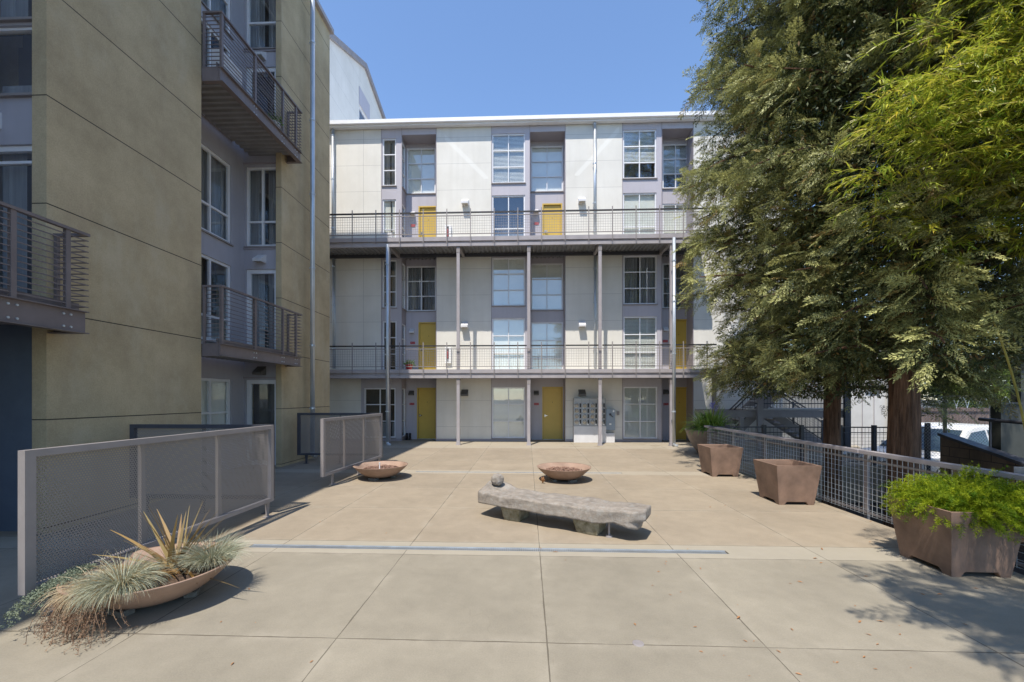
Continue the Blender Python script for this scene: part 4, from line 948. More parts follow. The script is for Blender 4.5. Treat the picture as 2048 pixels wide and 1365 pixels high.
tag(bulk('asparagus_fern', np.concatenate(Q), 4, 'fern', None, np.concatenate(T), origin=tuple(FC)), 'bright yellow-green feathery fern overflowing the nearest square planter', 'plant')
# round pot with agapanthus
RX, RY = 5.42, 12.55
t = thing('round_pot', (RX, RY, 0), 'big round brown pot holding the strap-leaved plant beyond the fence end', 'planter')
b = MB(); b.lathe([(0, 0), (.30, 0), (.34, .03), (.48, .25), (.60, .48), (.68, .70), (.70, .74), (.66, .745), (.60, .66), (0, .64)], (RX, RY, 0), 40); b.build('pot', 'glaze', t, True)
b = MB(); b.lathe([(.61, .67), (.3, .70), (0, .71)], (RX, RY, 0), 30); b.build('soil', 'soil', t)
Q = []; T = []; ra = np.random.RandomState(8)
for i in range(620):
    a = ra.uniform(0, 6.28); r0 = ra.uniform(0, .38); L = ra.uniform(.48, .82); el = ra.uniform(.45, 1.5); p_ = np.array([RX + math.cos(a) * r0, RY + math.sin(a) * r0, .70]); d = np.array([math.cos(a) * math.cos(el), math.sin(a) * math.cos(el), math.sin(el)]); pts = [p_]
    for k in range(7):
        p_ = p_ + d * L / 7; d = nrm(d + np.array([0, 0, -.16 - .05 * k])); pts.append(p_)
    wd = ra.uniform(.025, .04); r_ = ribbon(pts, [wd * .6, wd, wd, wd, wd * .85, wd * .7, wd * .5, .004], np.array([math.cos(a) * -.5, math.sin(a) * -.5, .8])); Q.append(r_); T += [(np.clip(ra.normal(.55, .25), 0, 1), 0)] * len(r_)
AG = thing('agapanthus', (RX, RY, .7), 'strap-leaved plant with one lilac flower head, growing in the big round pot', 'plant')
bulk('foliage', np.concatenate(Q), 4, 'strap', AG, np.array(T))
b = MB(); b.tube([(RX - .05, RY - .1, .8), (RX + .0, RY - .2, 1.2), (RX + .02, RY - .25, 1.45)], .008, 6); b.build('flower_stem', 'culm', AG)
n = 420; D = nrm(ra.normal(size=(n, 3))); P = np.array([RX + .02, RY - .25, 1.46]) + D * ra.uniform(.02, .11, (n, 1)) * [1, 1, 1.15]
bulk('flower', leafquads(P, D, nrm(ra.normal(size=(n, 3))), ra.uniform(.03, .05, n), np.full(n, .02), .6), 4, 'flower', AG)

# ------------------------------------------------------------------ courtyard fence on the right (runs away from the camera)
XF = 4.80; FY0, FY1 = 1.0, 11.35
CF = thing('mesh_fence', (XF, FY0, 0), 'wire mesh fence with a flat pale top rail along the right side of the courtyard', 'fence')
b = MB(); 
segy = [(FY1 - .0, 8.42), (8.40, 6.16), (6.13, FY0)]
for a, c in segy: b.box(XF - .055, XF + .055, c, a, .90, .945)
b.build('top_rail', 'post', CF)
b = MB()
for z in (.80, .06): b.box(XF + .03, XF + .05, FY0, FY1, z - .015, z + .015)
b.build('rail_bar', 'steel', CF)
b = MB(); n = int((FY1 - FY0) / .078)
for i in range(n + 1):
    y = FY0 + i * .078
    b.box(XF + .02, XF + .0245, y - .0022, y + .0022, .02, .88)
for j in range(12): z = .025 + j * .078; b.box(XF + .0247, XF + .029, FY0, FY1, z - .0022, z + .0022)
b.build('wire_mesh', 'galv', CF)
for y in (11.3, 10.0, 8.7, 7.45, 6.15, 4.9, 3.6, 2.3):
    k = MB(); k.box(XF + .055, XF + .095, y - .03, y + .03, -.85, .90); k.build('post', 'steel', CF)
y = 4.32; k = MB(); k.box(XF + .10, XF + .20, y - .05, y + .05, .90, 1.0); k.build('post_stub', 'galv', CF)
# black railing on the far podium edge
YR = 10.75; RX0, RX1 = at(1418, 0, YR).x, at(1860, 0, YR).x
BR = thing('black_railing', (RX0, YR, 0), 'black mesh railing along the raised walkway behind the redwood trunks', 'railing')
b = MB(); b.box(RX0, RX1, YR - .02, YR + .02, .93, .96); b.box(RX0, RX1, YR - .015, YR + .015, .80, .82); b.box(RX0, RX1, YR - .015, YR + .015, .08, .10); b.build('rail', 'steel_dark', BR)
b = MB(); n = int((RX1 - RX0) / .09)
for i in range(n): x = RX0 + i * .09; b.box(x - .003, x + .003, YR + .016, YR + .021, .08, .93)
for j in range(8): z = .17 + j * .085; b.box(RX0, RX1, YR + .0215, YR + .0265, z - .003, z + .003)
b.build('wire_mesh', 'steel_dark', BR)
for px in (1455, 1528, 1603, 1680, 1748, 1833, 1855):
    x = at(px, 0, YR).x; k = MB(); k.box(x - .04, x + .04, YR - .04, YR + .04, 0 if px < 1760 else -.96, 1.0 if px < 1800 else 1.06); k.build('post', 'steel_dark', BR)

# exterior stair and landing at the end of the galleries
ST = thing('steel_staircase', (8.0, 14.6, 0), 'dark steel exterior stair with landing behind the left redwood', 'staircase')
b = MB()
LX0, LX1 = at(1424, 0, 13.6).x, at(1695, 0, 13.6).x
b.box(LX0, LX1, 13.56, 13.68, 1.05, 1.28); b.box(LX0, LX1, 14.9, 15.0, 1.05, 1.28); b.box(LX0, LX0 + .1, 13.69, 14.89, 1.06, 1.27); b.build('landing_beam', 'steel', ST)
b = MB(); b.box(LX0 + 1.2, LX1, 13.69, 14.89, 1.285, 1.33); b.build('landing', 'concdeck', ST)
for px, y, h in ((1517, 13.6, 7.3), (1690, 13.6, 7.3), (1480, 13.62, 1.05), (1426, 14.7, 2.38)):
    x = at(px, 0, y).x; w_ = .09 if h > 3 else .06; k = MB(); k.box(x - w_, x + w_, y - .13, y - .045, 0 if px != 1426 else 1.3, h); k.build('column', 'steel' if px != 1690 else 'steel_dark', ST)
def flight(x0, z0, x1, z1, y0, y1, nst):
    b = MB()
    for y in (y0, y1): b.bar((x0, y, z0), (x1, y, z1), .05, .26)
    b.build('stringer', 'steel', ST)
    b = MB()
    for i in range(nst):
        t_ = (i + .5) / nst; x = x0 + (x1 - x0) * t_; z = z0 + (z1 - z0) * t_; b.box(x - .14, x + .14, y0 + .03, y1 - .03, z - .02, z + .02)
    b.build('tread', 'concdeck', ST)
    b = MB()
    for dz in (.95, .82, .2): b.bar((x0, y0, z0 + dz), (x1, y0, z1 + dz), .035, .035)
    n = 14
    for i in range(n + 1): t_ = i / n; b.bar((x0 + (x1 - x0) * t_, y0, z0 + (z1 - z0) * t_ + .1), (x0 + (x1 - x0) * t_, y0, z0 + (z1 - z0) * t_ + .9), .012 if i % 7 else .05)
    b.build('railing', 'steel_dark', ST)
    b = MB(); L = math.hypot(x1 - x0, z1 - z0); n = int(L / .1)
    for i in range(n): t_ = i / n; b.bar((x0 + (x1 - x0) * t_, y0 - .01, z0 + (z1 - z0) * t_ + .2), (x0 + (x1 - x0) * t_, y0 - .01, z0 + (z1 - z0) * t_ + .82), .006)
    for i in range(7): b.bar((x0, y0 - .015, z0 + .25 + i * .085), (x1, y0 - .015, z1 + .25 + i * .085), .006)
    b.build('wire_mesh', 'steel', ST)
flight(6.3, .05, 9.6, 3.3, 13.8, 14.7, 16)
flight(10.4, .0, 8.4, 1.3, 15.05, 15.8, 8)
b = MB()
for z in (2.3, 2.2, 1.5): b.box(LX0 + 1.3, LX1, 13.50, 13.53, z - .015, z + .015)
for i in range(30): x = LX0 + 1.3 + i * (LX1 - LX0 - 1.3) / 30; b.box(x - .004, x + .004, 13.505, 13.515, 1.35, 2.2)
b.build('landing_railing', 'steel_dark', ST)

# low annex to the right of the stair
t = thing('pale_annex', (13.0, 15.0, 0), 'low pale clad building with a downpipe beyond the right redwood trunk', 'building')
b = MB(); b.box(11.4, 13.5, 15.1, 19, -.96, 3.6); b.build('wall', 'annex', t)
b = MB(); b.box(11.3, 13.6, 15.0, 19.1, 3.602, 3.75); b.build('roof', 'steel', t)
b = MB(); b.tube([(12.7, 15.0, .15), (12.7, 15.0, 3.5)], .06, 12); b.tube([(12.7, 15.0, .2), (12.7, 14.97, .08), (12.82, 14.9, .05)], .06, 10); b.build('downpipe', 'galv', t)
for xs in (11.8, 12.2, 12.9, 13.2): b = MB(); b.box(xs, xs + .015, 15.085, 15.099, 0, 3.6); b.build('panel_seam', 'lavdark', t)
b = MB(); b.box(11.9, 12.35, 15.03, 15.099, 1.9, 2.2); b.build('vent', 'lampdark', t)

# retaining wall, dark building, chain link
t = thing('retaining_wall', (9.15, 8.0, -.96), 'concrete block retaining wall with a sloping top at the far right', 'wall')
b = MB(); b.add([(9.0, 9.4, -.96), (9.2, 9.4, -.96), (9.2, 9.4, .86), (9.0, 9.4, .86), (9.0, 5.2, -.96), (9.2, 5.2, -.96), (9.2, 5.2, -.25), (9.0, 5.2, -.25)], [(0, 3, 2, 1), (4, 5, 6, 7), (0, 4, 7, 3), (1, 2, 6, 5), (3, 7, 6, 2)])
def mat_block():
    m, nt, p, co = base('concrete_block')
    br = nt.nodes.new('ShaderNodeTexBrick'); mp = nt.nodes.new('ShaderNodeMapping'); mp.inputs['Rotation'].default_value = (R(90), 0, R(90)); nt.links.new(co, mp.inputs[0])
    cx_ = nt.nodes.new('ShaderNodeSeparateXYZ'); nt.links.new(co, cx_.inputs[0]); cb = nt.nodes.new('ShaderNodeCombineXYZ'); nt.links.new(cx_.outputs[1], cb.inputs[0]); nt.links.new(cx_.outputs[2], cb.inputs[1])
    nt.links.new(cb.outputs[0], br.inputs['Vector']); br.inputs['Scale'].default_value = 1; br.inputs['Brick Width'].default_value = .4; br.inputs['Row Height'].default_value = .2; br.inputs['Mortar Size'].default_value = .008
    br.inputs['Color1'].default_value = (.26, .18, .13, 1); br.inputs['Color2'].default_value = (.20, .14, .10, 1); br.inputs['Mortar'].default_value = (.08, .06, .05, 1)
    n1 = ramp(nt, noise_n(nt, co, 2.5, 6, .7, (1, 1, .4)), .4, .7, 0, .7); nt.links.new(mixc(nt, n1, br.outputs[0], (.07, .055, .045)), p.inputs['Base Color']); p.inputs['Roughness'].default_value = .9
    bump(nt, p, noise_n(nt, co, 60, 5, .7), .4, .01); return m
MT['block'] = mat_block(); b.build('blockwork', 'block', t)
b = MB(); b.add([(8.97, 9.43, .863), (9.23, 9.43, .863), (9.23, 9.43, .92), (8.97, 9.43, .92), (8.97, 5.2, -.247), (9.23, 5.2, -.247), (9.23, 5.2, -.19), (8.97, 5.2, -.19)], [(0, 3, 2, 1), (4, 5, 6, 7), (0, 4, 7, 3), (1, 2, 6, 5), (3, 7, 6, 2)]); b.build('cap', 'steel_dark', t)
b = MB(); b.tube([(9.3, 8.9, 1.25), (9.3, 8.1, 1.22)], .035, 8); b.tube([(9.3, 8.7, .5), (9.3, 8.7, 1.22)], .02, 8); b.build('handrail', 'steel_dark', t)
t = thing('dark_building', (10.5, 8.7, -.96), 'dark rendered building corner at the right edge behind the retaining wall', 'building')
b = MB(); b.box(9.42, 14, 8.62, 8.80, -.96, 1.56); b.box(9.80, 14, 8.62, 8.80, 1.56, 4.3); b.build('wall', 'darkwall', t)
b = MB(); b.box(9.39, 9.797, 8.59, 8.83, 1.563, 1.60); b.build('coping', 'steel_dark', t)
YC = 10.0; CX0, CX1 = at(1800, 0, YC).x, at(1988, 0, YC).x
t = thing('chain_link_fence', (CX0, YC, -.96), 'tall chain-link fence with steel posts in front of the white pickup', 'fence')
b = MB(); b.tube([(CX0, YC, 1.72), (CX1, YC, 1.72)], .022, 8); b.build('top_rail', 'steel', t)
for px, r in ((1890, .035), (1986, .055)):
    x = at(px, 0, YC).x; k = MB(); k.tube([(x, YC, -.96), (x, YC, 1.76), (x, YC, 1.80)], [r, r, r * .4], 12); k.build('post', 'steel', t)
b = MB(); st_ = .075; zt, zb_ = 1.70, -.5; H = zt - zb_; n = int((CX1 - CX0 + H) / st_)
for i in range(n):
    for s_ in (1, -1):
        xa = CX0 - H + i * st_ if s_ == 1 else CX0 + i * st_
        xb = xa + H * s_; p0, p1_ = Vector((xa, YC + .006 * s_, zb_)), Vector((xb, YC + .006 * s_, zt)); lo, hi = 0, 1
        for X, sg in ((CX0, 1), (CX1, -1)):
            pass
        d = p1_ - p0; ta = (CX0 - p0.x) / d.x; tb = (CX1 - p0.x) / d.x; lo = max(0, min(ta, tb)); hi = min(1, max(ta, tb))
        if hi - lo > .02: b.bar(p0 + d * lo, p0 + d * hi, .003)
b.build('chain_mesh', 'galv', t)
b = MB(); pts = [(CX0 + 4.2 * i / 260 - .6, 19.6 + .14 * math.cos(i * .33) * 2, 1.55 + .28 * math.sin(i * .33)) for i in range(0)]
pts = [(14.5 + 9.5 * i / 400, 19.8 + .06 * math.cos(i * .31), 1.45 + .26 * math.sin(i * .31)) for i in range(400)]
b.tube(pts, .009, 4); tag(b.build('barbed_wire_coil', 'galv', origin=(18, 19.8, 1.3)), 'coil of razor wire above the dark board fence', 'razor wire')
t = thing('board_fence', (20, 20, -.96), 'dark weathered board fence behind the parking lot', 'fence')
b = MB(); x = 13.0; rr_ = random.Random(4)
while x < 34:
    w_ = .14; b.box(x, x + w_ - rr_.uniform(.006, .014), 20 + rr_.uniform(0, .01), 20.03, -.96, 1.22 + rr_.uniform(-.02, .02)); x += w_
b.build('boards', 'fencewood', t)
b = MB(); b.box(13, 34, 19.94, 19.99, 1.05, 1.13); b.box(13, 34, 19.94, 19.99, -.5, -.42); b.build('fence_rail', 'fencewood', t)

# ------------------------------------------------------------------ vehicles
def vehicle(name, label, cat, mat, loc, rz, prof, cabin, L, Wd, wheels, wr, glass_side, ws):
    """prof: lower body side outline (x,z); cabin: upper outline; nose points to -x"""
    t = thing(name, loc, label, cat, rz=rz); ORG[t] = Vector((0, 0, 0)); hw = Wd / 2
    b = MB(); b.prism(prof, -hw, hw); o = b.build('body', mat, t); bv = o.modifiers.new('bevel', 'BEVEL'); bv.width = .07; bv.segments = 4; bv.limit_method = 'ANGLE'; bv.angle_limit = R(35)
    b = MB(); n = len(cabin); zmin = min(z for _, z in cabin); zmax = max(z for _, z in cabin)
    def ins(z): return hw - .03 - .20 * (z - zmin) / (zmax - zmin)
    vs = [(x, -ins(z), z) for x, z in cabin] + [(x, ins(z), z) for x, z in cabin]
    b.add(vs, [tuple(range(n)), tuple(range(2 * n - 1, n - 1, -1))] + [(i, i + n, (i + 1) % n + n, (i + 1) % n) for i in range(n)])
    o = b.build('cabin', mat, t); bv = o.modifiers.new('bevel', 'BEVEL'); bv.width = .05; bv.segments = 3; bv.limit_method = 'ANGLE'; bv.angle_limit = R(20)
    for poly in glass_side:
        for s_ in (-1, 1): b = MB(); b.add([(x, s_ * (ins(z) + .008), z) for x, z in poly], [tuple(range(len(poly)))]); b.build('side_window', 'darkglass', t)
    b = MB(); (xa, za), (xb, zb2) = ws; b.add([(xa - .02, -ins(za) + .07, za + .02), (xa - .02, ins(za) - .07, za + .02), (xb - .02, ins(zb2) - .07, zb2 + .02), (xb - .02, -ins(zb2) + .07, zb2 + .02)], [(0, 1, 2, 3)]); b.build('windscreen', 'darkglass', t)
    for x in wheels:
        for s_ in (-1, 1):
            f_ = lambda a, b_, c_, x=x, s_=s_: (x + a, s_ * (hw - .20 + c_), wr + b_)
            k = MB(f_); k.lathe([(wr * .62, .0), (wr * .95, .0), (wr, .04), (wr, .17), (wr * .95, .21), (wr * .62, .21)], (0, 0, 0), 32); wh = k.build('wheel', 'tyre', t, True)
            k = MB(f_); k.lathe([(wr * .64, .20), (wr * .58, .17), (wr * .2, .16), (0, .19)], (0, 0, 0), 32); k.build('rim', 'alloy', wh, True)
            k = MB(f_); k.lathe([(wr * 1.22, .206), (wr * 1.08, .206)], (0, 0, 0), 32); k.build('wheel_arch', 'black', t)
    for s_ in (-1, 1):
        k = MB(); k.box(-L / 2 + .02 - .03, -L / 2 + .12, s_ * hw * .62 - .16, s_ * hw * .62 + .16, .78 * zmin - .02, .78 * zmin + .16); k.build('headlight', 'glassdial', t)
        k = MB(); k.box(ws[0][0] + .35, ws[0][0] + .45, s_ * (hw + .02) - .09, s_ * (hw + .02) + .09, zmin + .02, zmin + .2); k.build('mirror', mat, t)
    return t
m, nt, p, co = base('car_glass'); p.inputs['Base Color'].default_value = (.03, .05, .06, 1); p.inputs['Roughness'].default_value = .05; p.inputs['Specular IOR Level'].default_value = .9; MT['darkglass'] = m
vehicle('pickup_truck', 'white crew-cab pickup parked behind the chain-link fence', 'pickup truck', 'truck', (12.3, 12.6, -.96), R(15),
        [(-2.75, .45), (-2.78, .85), (-2.68, 1.05), (-1.3, 1.18), (2.7, 1.14), (2.75, .5), (2.2, .32), (-2.3, .32)],
        [(-1.42, 1.14), (-.62, 1.78), (-.2, 1.88), (.75, 1.88), (1.02, 1.80), (1.25, 1.12)], 5.5, 1.95, (-1.75, 1.65), .40,
        [[(-1.12, 1.22), (-.52, 1.70), (.02, 1.76), (.02, 1.22)], [(.10, 1.22), (.10, 1.76), (.72, 1.76), (.92, 1.22)]], ((-1.36, 1.18), (-.66, 1.74)))
vehicle('parked_car', 'dark maroon car parked beyond the white pickup', 'car', 'maroon', (15.9, 16.3, -.96), R(0),
        [(-2.2, .4), (-2.25, .75), (-2.1, .9), (-1.0, 1.02), (2.1, 1.0), (2.2, .45), (1.8, .25), (-1.8, .25)],
        [(-1.2, .98), (-.4, 1.42), (.0, 1.5), (.9, 1.5), (1.3, 1.42), (1.9, .98)], 4.4, 1.8, (-1.4, 1.35), .33,
        [[(-.85, 1.05), (-.3, 1.38), (.35, 1.42), (.35, 1.05)], [(.43, 1.05), (.43, 1.42), (1.0, 1.40), (1.45, 1.05)]], ((-1.1, 1.02), (-.45, 1.38)))

# ------------------------------------------------------------------ trees
def trunk_mesh(b, base_, h, r0, r1, flute=.10, n=28, lean=(0, 0), seed=0):
    m_ = 40; vs = []; fs = []
    for i in range(m_ + 1):
        t_ = i / m_; z = h * t_; r = r0 * (1 - t_) + r1 * t_ + r0 * .5 * math.exp(-t_ * h / .35)
        for k in range(n):
            a = 2 * PI * k / n; q = 1 + flute * noise.noise((math.cos(a) * 2.6 + seed, math.sin(a) * 2.6, z * .35)) * 1.6 + flute * .7 * noise.noise((math.cos(a) * 7, math.sin(a) * 7 + seed, z * .8))
            vs.append((base_[0] + lean[0] * t_ + r * q * math.cos(a), base_[1] + lean[1] * t_ + r * q * math.sin(a), base_[2] + z))
    for i in range(m_):
        for k in range(n): a = i * n + k; c_ = i * n + (k + 1) % n; fs.append((a, c_, c_ + n, a + n))
    b.add(vs, fs)
# frond template: flat spray of twigs set with needles (unit length)
def frond_template(rs):
    P = []; D = []; L = []; W_ = []
    for i in range(11):
        a = .06 + .085 * i; sd_ = 1 if i % 2 else -1; tl = .40 * (1 - .62 * a) * rs.uniform(.8, 1.15); an = R(48) - R(20) * a
        dx, dy = math.cos(an), math.sin(an) * sd_
        for j in range(7):
            q = (j + .5) / 7; px_, py_ = a + dx * tl * q, dy * tl * q; s2 = 1 if j % 2 else -1; an2 = math.atan2(dy, dx) + s2 * R(34) * (1 - q * .5)
            P.append((px_, py_, -.10 * q * tl + rs.normal() * .006)); D.append((math.cos(an2), math.sin(an2), rs.normal() * .28 - .1)); L.append(rs.uniform(.10, .15)); W_.append(rs.uniform(.034, .05))
    return np.array(P), nrm(np.array(D)), np.array(L), np.array(W_)
def redwood(name, label, base_, h, r0, crown, seed, nbr, zlow, zhigh, fl=.46, per=40, group='redwood trees', skip=None):
    rs = np.random.RandomState(seed); t = thing(name, base_, label, 'tree', group)
    b = MB(); trunk_mesh(b, base_, h, r0, .04, .13, 32, seed=seed); b.build('trunk', 'bark', t, True)
    br = MB(); O = []; Fd = []; S = []; TT = []; per = int(per * 1.5)
    for i in range(nbr):
        z = float(np.interp((i + rs.uniform()) / nbr, [0, .86, 1], [zlow, min(11.5, zhigh), zhigh])); a = i * 2.399 + rs.normal() * .25; Lb = crown(z, a) * rs.uniform(.70, 1.0)
        if skip and skip(z, a, Lb): continue
        p_ = np.array([base_[0], base_[1], z]); el = rs.uniform(-.05, .30); d = np.array([math.cos(a) * math.cos(el), math.sin(a) * math.cos(el), math.sin(el)]); pts = [p_]; n = 10
        sag = rs.uniform(.015, .06)
        for k in range(n):
            p_ = p_ + d * Lb / n; d = nrm(d + np.array([rs.normal() * .05, rs.normal() * .05, -sag])); pts.append(p_)
        pts = np.array(pts); br.tube([tuple(q) for q in pts], [.05 * (1 - k / (n + 1)) * (Lb / 3) + .006 for k in range(n + 1)], 5, False)
        btint = rs.uniform(-.2, .25)
        for j in range(int(per * Lb / 2.6)):
            u = rs.uniform(.20, 1.0) ** .62; q = u * n; k = min(int(q), n - 1); pos = pts[k] + (pts[k + 1] - pts[k]) * (q - k); dd = nrm(pts[k + 1] - pts[k])
            sd_ = nrm(np.cross(dd, [0, 0, 1])); s_ = rs.choice([-1, 1]) * rs.uniform(.3, 1.3); off = rs.uniform(0, .55) * (1.15 - u * .5)
            f_ = nrm(dd * rs.uniform(.2, 1) + sd_ * s_ + np.array([0, 0, rs.normal() * .45 + .02]))
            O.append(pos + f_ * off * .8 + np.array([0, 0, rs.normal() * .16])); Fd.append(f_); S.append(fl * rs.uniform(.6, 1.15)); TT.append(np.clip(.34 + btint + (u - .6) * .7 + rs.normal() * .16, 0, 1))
    br.build('branches', 'bark', t)
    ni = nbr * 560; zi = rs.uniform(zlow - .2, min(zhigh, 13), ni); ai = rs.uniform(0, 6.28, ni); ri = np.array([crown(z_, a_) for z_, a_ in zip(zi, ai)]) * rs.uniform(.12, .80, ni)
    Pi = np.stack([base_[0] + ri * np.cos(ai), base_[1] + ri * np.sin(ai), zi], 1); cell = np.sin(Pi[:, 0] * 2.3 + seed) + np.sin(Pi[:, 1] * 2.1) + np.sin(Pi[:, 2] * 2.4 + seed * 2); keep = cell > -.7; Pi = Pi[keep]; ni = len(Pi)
    Di = nrm(rs.normal(size=(ni, 3)) + [0, 0, -.5]); inner = leafquads(Pi, Di, nrm(rs.normal(size=(ni, 3))), rs.uniform(.06, .12, ni), rs.uniform(.02, .035, ni), .45)  # added inner leaves, tinted dark to block light and darken the crown's core
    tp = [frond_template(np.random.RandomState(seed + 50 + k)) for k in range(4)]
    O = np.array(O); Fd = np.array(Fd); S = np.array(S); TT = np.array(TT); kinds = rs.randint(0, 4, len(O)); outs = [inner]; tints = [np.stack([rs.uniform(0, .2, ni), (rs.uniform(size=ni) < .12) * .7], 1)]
    for k in range(4):
        m_ = kinds == k; o, f_, s_, tt = O[m_], Fd[m_], S[m_], TT[m_]; N = nrm(np.array([0, 0, 1.]) + rs.normal(size=(len(o), 3)) * .7); Sd = nrm(np.cross(N, f_)); N = np.cross(f_, Sd); P, D, L, W_ = tp[k]
        B = np.stack([f_, Sd, N], 1)                                     # rows of the basis
        Pw = np.einsum('pi,nij->npj', P, B) * s_[:, None, None]; Pw[:, :, 2] -= (P[:, 0] ** 2)[None] * .22 * s_[:, None]; Pw += o[:, None]
        Dw = np.einsum('pi,nij->npj', D, B); Dw[:, :, 2] -= (P[:, 0])[None] * .2; Dw = nrm(Dw)
        n_, p2 = Pw.shape[:2]; Nn = nrm(np.repeat(N[:, None], p2, 1) + rs.normal(size=(n_, p2, 3)) * .55)
        q = leafquads(Pw.reshape(-1, 3), Dw.reshape(-1, 3), Nn.reshape(-1, 3), (L[None] * s_[:, None]).reshape(-1), (W_[None] * s_[:, None]).reshape(-1), .45)
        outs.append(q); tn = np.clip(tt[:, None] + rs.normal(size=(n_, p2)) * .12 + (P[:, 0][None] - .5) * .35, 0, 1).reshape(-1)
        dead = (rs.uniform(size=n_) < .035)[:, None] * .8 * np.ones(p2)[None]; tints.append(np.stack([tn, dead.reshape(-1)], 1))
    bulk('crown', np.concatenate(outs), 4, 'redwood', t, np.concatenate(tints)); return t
def crownA(z, a):
    r = np.interp(z, [1.0, 2.0, 2.8, 3.6, 5, 6.5, 8, 11, 14, 17], [1.6, 2.7, 3.1, 3.15, 3.0, 3.45, 3.5, 3.0, 2.0, .5]); return r * (1 + .10 * math.sin(a * 3 + z))
def crownB(z, a):
    r = np.interp(z, [2.0, 2.6, 3.5, 5, 7, 9, 12, 16], [1.6, 2.3, 2.6, 2.3, 2.6, 2.4, 1.7, .4])
    return r * (1 + .10 * math.sin(a * 2 + z * 1.3))
redwood('redwood_tree', 'dense redwood behind the middle planter, its thinner trunk almost hidden', (6.75, 9.45, -.92), 17.5, .165, crownA, 1, 190, 1.9, 16.8, fl=.36, per=56)
redwood('redwood_tree', 'redwood with the thick bare reddish trunk right behind the mesh fence', (6.35, 7.25, -.92), 16.5, .22, crownB, 2, 170, 2.35, 16.0, fl=.36, per=56)
def crownC(z, a): return float(np.interp(z, [4, 5.5, 7, 9, 14], [3.9, 3.9, 3.4, 2.6, .5]))
redwood('redwood_tree', 'redwood standing out of frame on the right, throwing shadow on the near paving', (5.35, -.35, -.92), 14, .24, crownC, 3, 90, 4.7, 12.5, per=44, skip=lambda z, a, L: (z < 9 and L * math.sin(a) > 2.6) or (z < 8 and R(122) < a % (2 * PI) < R(150)))

# bamboo leaning in from the right
rs = np.random.RandomState(31)
BB = thing('bamboo_clump', (7.2, 5.1, -.92), 'yellow-green bamboo arching in from the right edge in front of the redwoods', 'bamboo')
culms = MB(); tw = MB(); P = []; D = []; T = []; L = []; Wd = []
for i in range(40):
    b0_ = np.array([rs.uniform(6.6, 8.0), rs.uniform(4.2, 6.0), -.92]); top = np.array([rs.uniform(4.7, 7.2), rs.uniform(3.9, 6.2), rs.uniform(5.2, 9.5)])
    if i < 4: top = np.array([rs.uniform(4.3, 4.9), rs.uniform(4.8, 5.4), rs.uniform(4.4, 5.6)])
    mid = np.array([b0_[0] - .1 + rs.normal() * .1, b0_[1], top[2] * .72]); pts = []
    for k in range(25):
        u = k / 24; pts.append((1 - u) ** 2 * b0_ + 2 * u * (1 - u) * mid + u * u * top)
    pts = np.array(pts); culms.tube([tuple(q) for q in pts], [.02 * (1 - .8 * k / 24) for k in range(25)], 6, False)
    for k in range(5, 25):
        if pts[k][2] < 3.5: continue
        for j in range(7):
            a = rs.uniform(0, 6.28); d = nrm(np.array([math.cos(a) - .35, math.sin(a) - .1, rs.uniform(-.1, .5)])); l = rs.uniform(.35, .8); p0 = pts[k]; q = p0.copy(); dd = d.copy(); path = [tuple(q)]
            btn = rs.uniform(-.25, .25); yel = rs.uniform() < .22
            for s_ in range(6):
                q = q + dd * l / 6; dd = nrm(dd + np.array([0, 0, -.12])); path.append(tuple(q))
                for m_ in range(5):
                    ld = nrm(dd * 1.2 + rs.normal(size=3) * .55 + np.array([0, 0, -.15])); P.append(q + rs.normal(size=3) * .01); D.append(ld); L.append(rs.uniform(.07, .155)); Wd.append(rs.uniform(.011, .02)); T.append((np.clip(.45 + btn + rs.normal() * .2, 0, 1), .0 if not (yel and rs.uniform() < .5) else .7))
            tw.tube(path, .0025, 3, False)
culms.build('culms', 'culm', BB); tw.build('twigs', 'culm', BB)
P = np.array(P); D = np.array(D); n = len(P)
bulk('foliage', leafquads(P, D, nrm(np.array([0, 0, 1.]) + rs.normal(size=(n, 3)) * .6), L, Wd, .35, .06), 4, 'bamboo', BB, np.array(T))

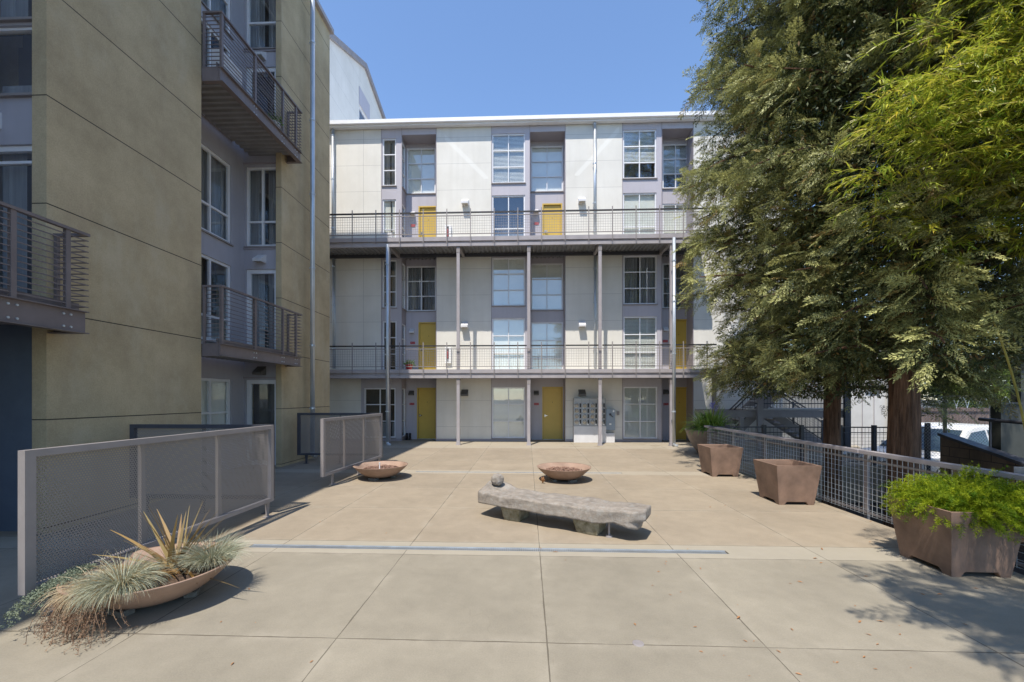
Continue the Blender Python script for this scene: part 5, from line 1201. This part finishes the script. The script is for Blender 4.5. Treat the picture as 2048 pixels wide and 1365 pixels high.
# broadleaf trees beyond the parking lot
def broad(name, label, x, y, z0, h, rad, seed, nl=26000, cz=.62, tint=0, ls=.16):
    rs = np.random.RandomState(seed); t = thing(name, (x, y, z0), label, 'tree', 'trees beyond the parking lot')
    b = MB(); trunk_mesh(b, (x, y, z0), h * .6, .2, .08, .1, 14, seed=seed)
    cl = []
    for i in range(34):
        v = nrm(rs.normal(size=3)) * rs.uniform(.35, 1) ** .5; c = np.array([x, y, z0 + h * cz]) + v * [rad, rad, h * (1 - cz) * .95]; cl.append(c)
        if i % 3 == 0: b.tube([(x, y, z0 + h * .4), tuple((np.array([x, y, z0 + h * .5]) + c) / 2), tuple(c)], [.07, .05, .02], 5, False)
    b.build('trunk', 'barkg', t, True); cl = np.array(cl); k = rs.randint(0, len(cl), nl); v = nrm(rs.normal(size=(nl, 3))); r = rs.uniform(.2, 1, (nl, 1)) ** .5 * rad * .34
    P = cl[k] + v * r * [1, 1, .7]; D = nrm(v + rs.normal(size=(nl, 3)) * .8 + [0, 0, -.3])
    bulk('crown', leafquads(P, D, nrm(v + [0, 0, .6] + rs.normal(size=(nl, 3)) * .5), rs.uniform(.6, 1.2, nl) * ls, rs.uniform(.5, .8, nl) * ls * .7, .45), 4, 'broad', t, np.clip(rs.normal(.5 + tint, .22, nl) + rs.normal(0, .15, 34)[k], 0, 1)); return t
broad('leafy_tree', 'bright green leafy tree above the board fence, behind the pickup', 26.5, 24.5, -.96, 9.5, 3.6, 4, 30000, tint=.1)
broad('leafy_tree', 'pale green tree left of the others, seen past the thick redwood trunk', 20.5, 26, -.96, 7.2, 3.0, 5, 22000, tint=.2)
broad('leafy_tree', 'darker green tree at the right end of the far row', 33, 27, -.96, 10.5, 4.2, 6, 26000, tint=-.1)
broad('leafy_tree', 'low bushy green tree between the pickup and the dark building', 24.0, 22.2, -.96, 4.6, 2.4, 7, 20000, tint=.15, cz=.66)

# fallen leaves on the paving
k = MB(); k.add([(-.03, 0, .004), (-.01, -.009, .008), (.03, 0, .006), (0, .01, .012)], [(0, 1, 2, 3)])
lf = k.build('fallen_leaf', 'deadleaf'); tag(lf, 'small dry leaf lying on the concrete paving', 'dead leaf', 'dry leaves scattered on the paving')
rs = random.Random(9); spots = [(1644, 1099), (1880, 1190), (1740, 1085), (1401, 1138), (1477, 1237), (1490, 1283), (1755, 1290), (1720, 1245), (1043, 1083), (1760, 1244), (1845, 1190), (1952, 1178), (1420, 1015), (1600, 1165), (1560, 1025), (1390, 1255), (1800, 1270), (1270, 1250), (640, 1045), (1080, 1098), (1930, 1250), (1110, 1105), (1630, 1118)]
spots += [(rs.uniform(1300, 2040), 1010 + 345 * rs.random() ** 1.1) for _ in range(46)] + [(rs.uniform(420, 1300), rs.uniform(905, 1340)) for _ in range(14)]
for i, (px, py) in enumerate(spots):
    t_ = EYE * F_PX / (py - HORIZON); a = (px - 1024) / F_PX; o = lf if i == 0 else lf.copy()
    if i: COL.objects.link(o)
    o.location = (t_ * (a * math.cos(PSI) - math.sin(PSI)), t_ * (math.cos(PSI) + a * math.sin(PSI)), .001); o.rotation_euler.z = rs.uniform(0, 6.28); s_ = rs.uniform(.5, 1.1) if i < 23 else rs.uniform(.25, .7); o.scale = (s_, s_, s_)
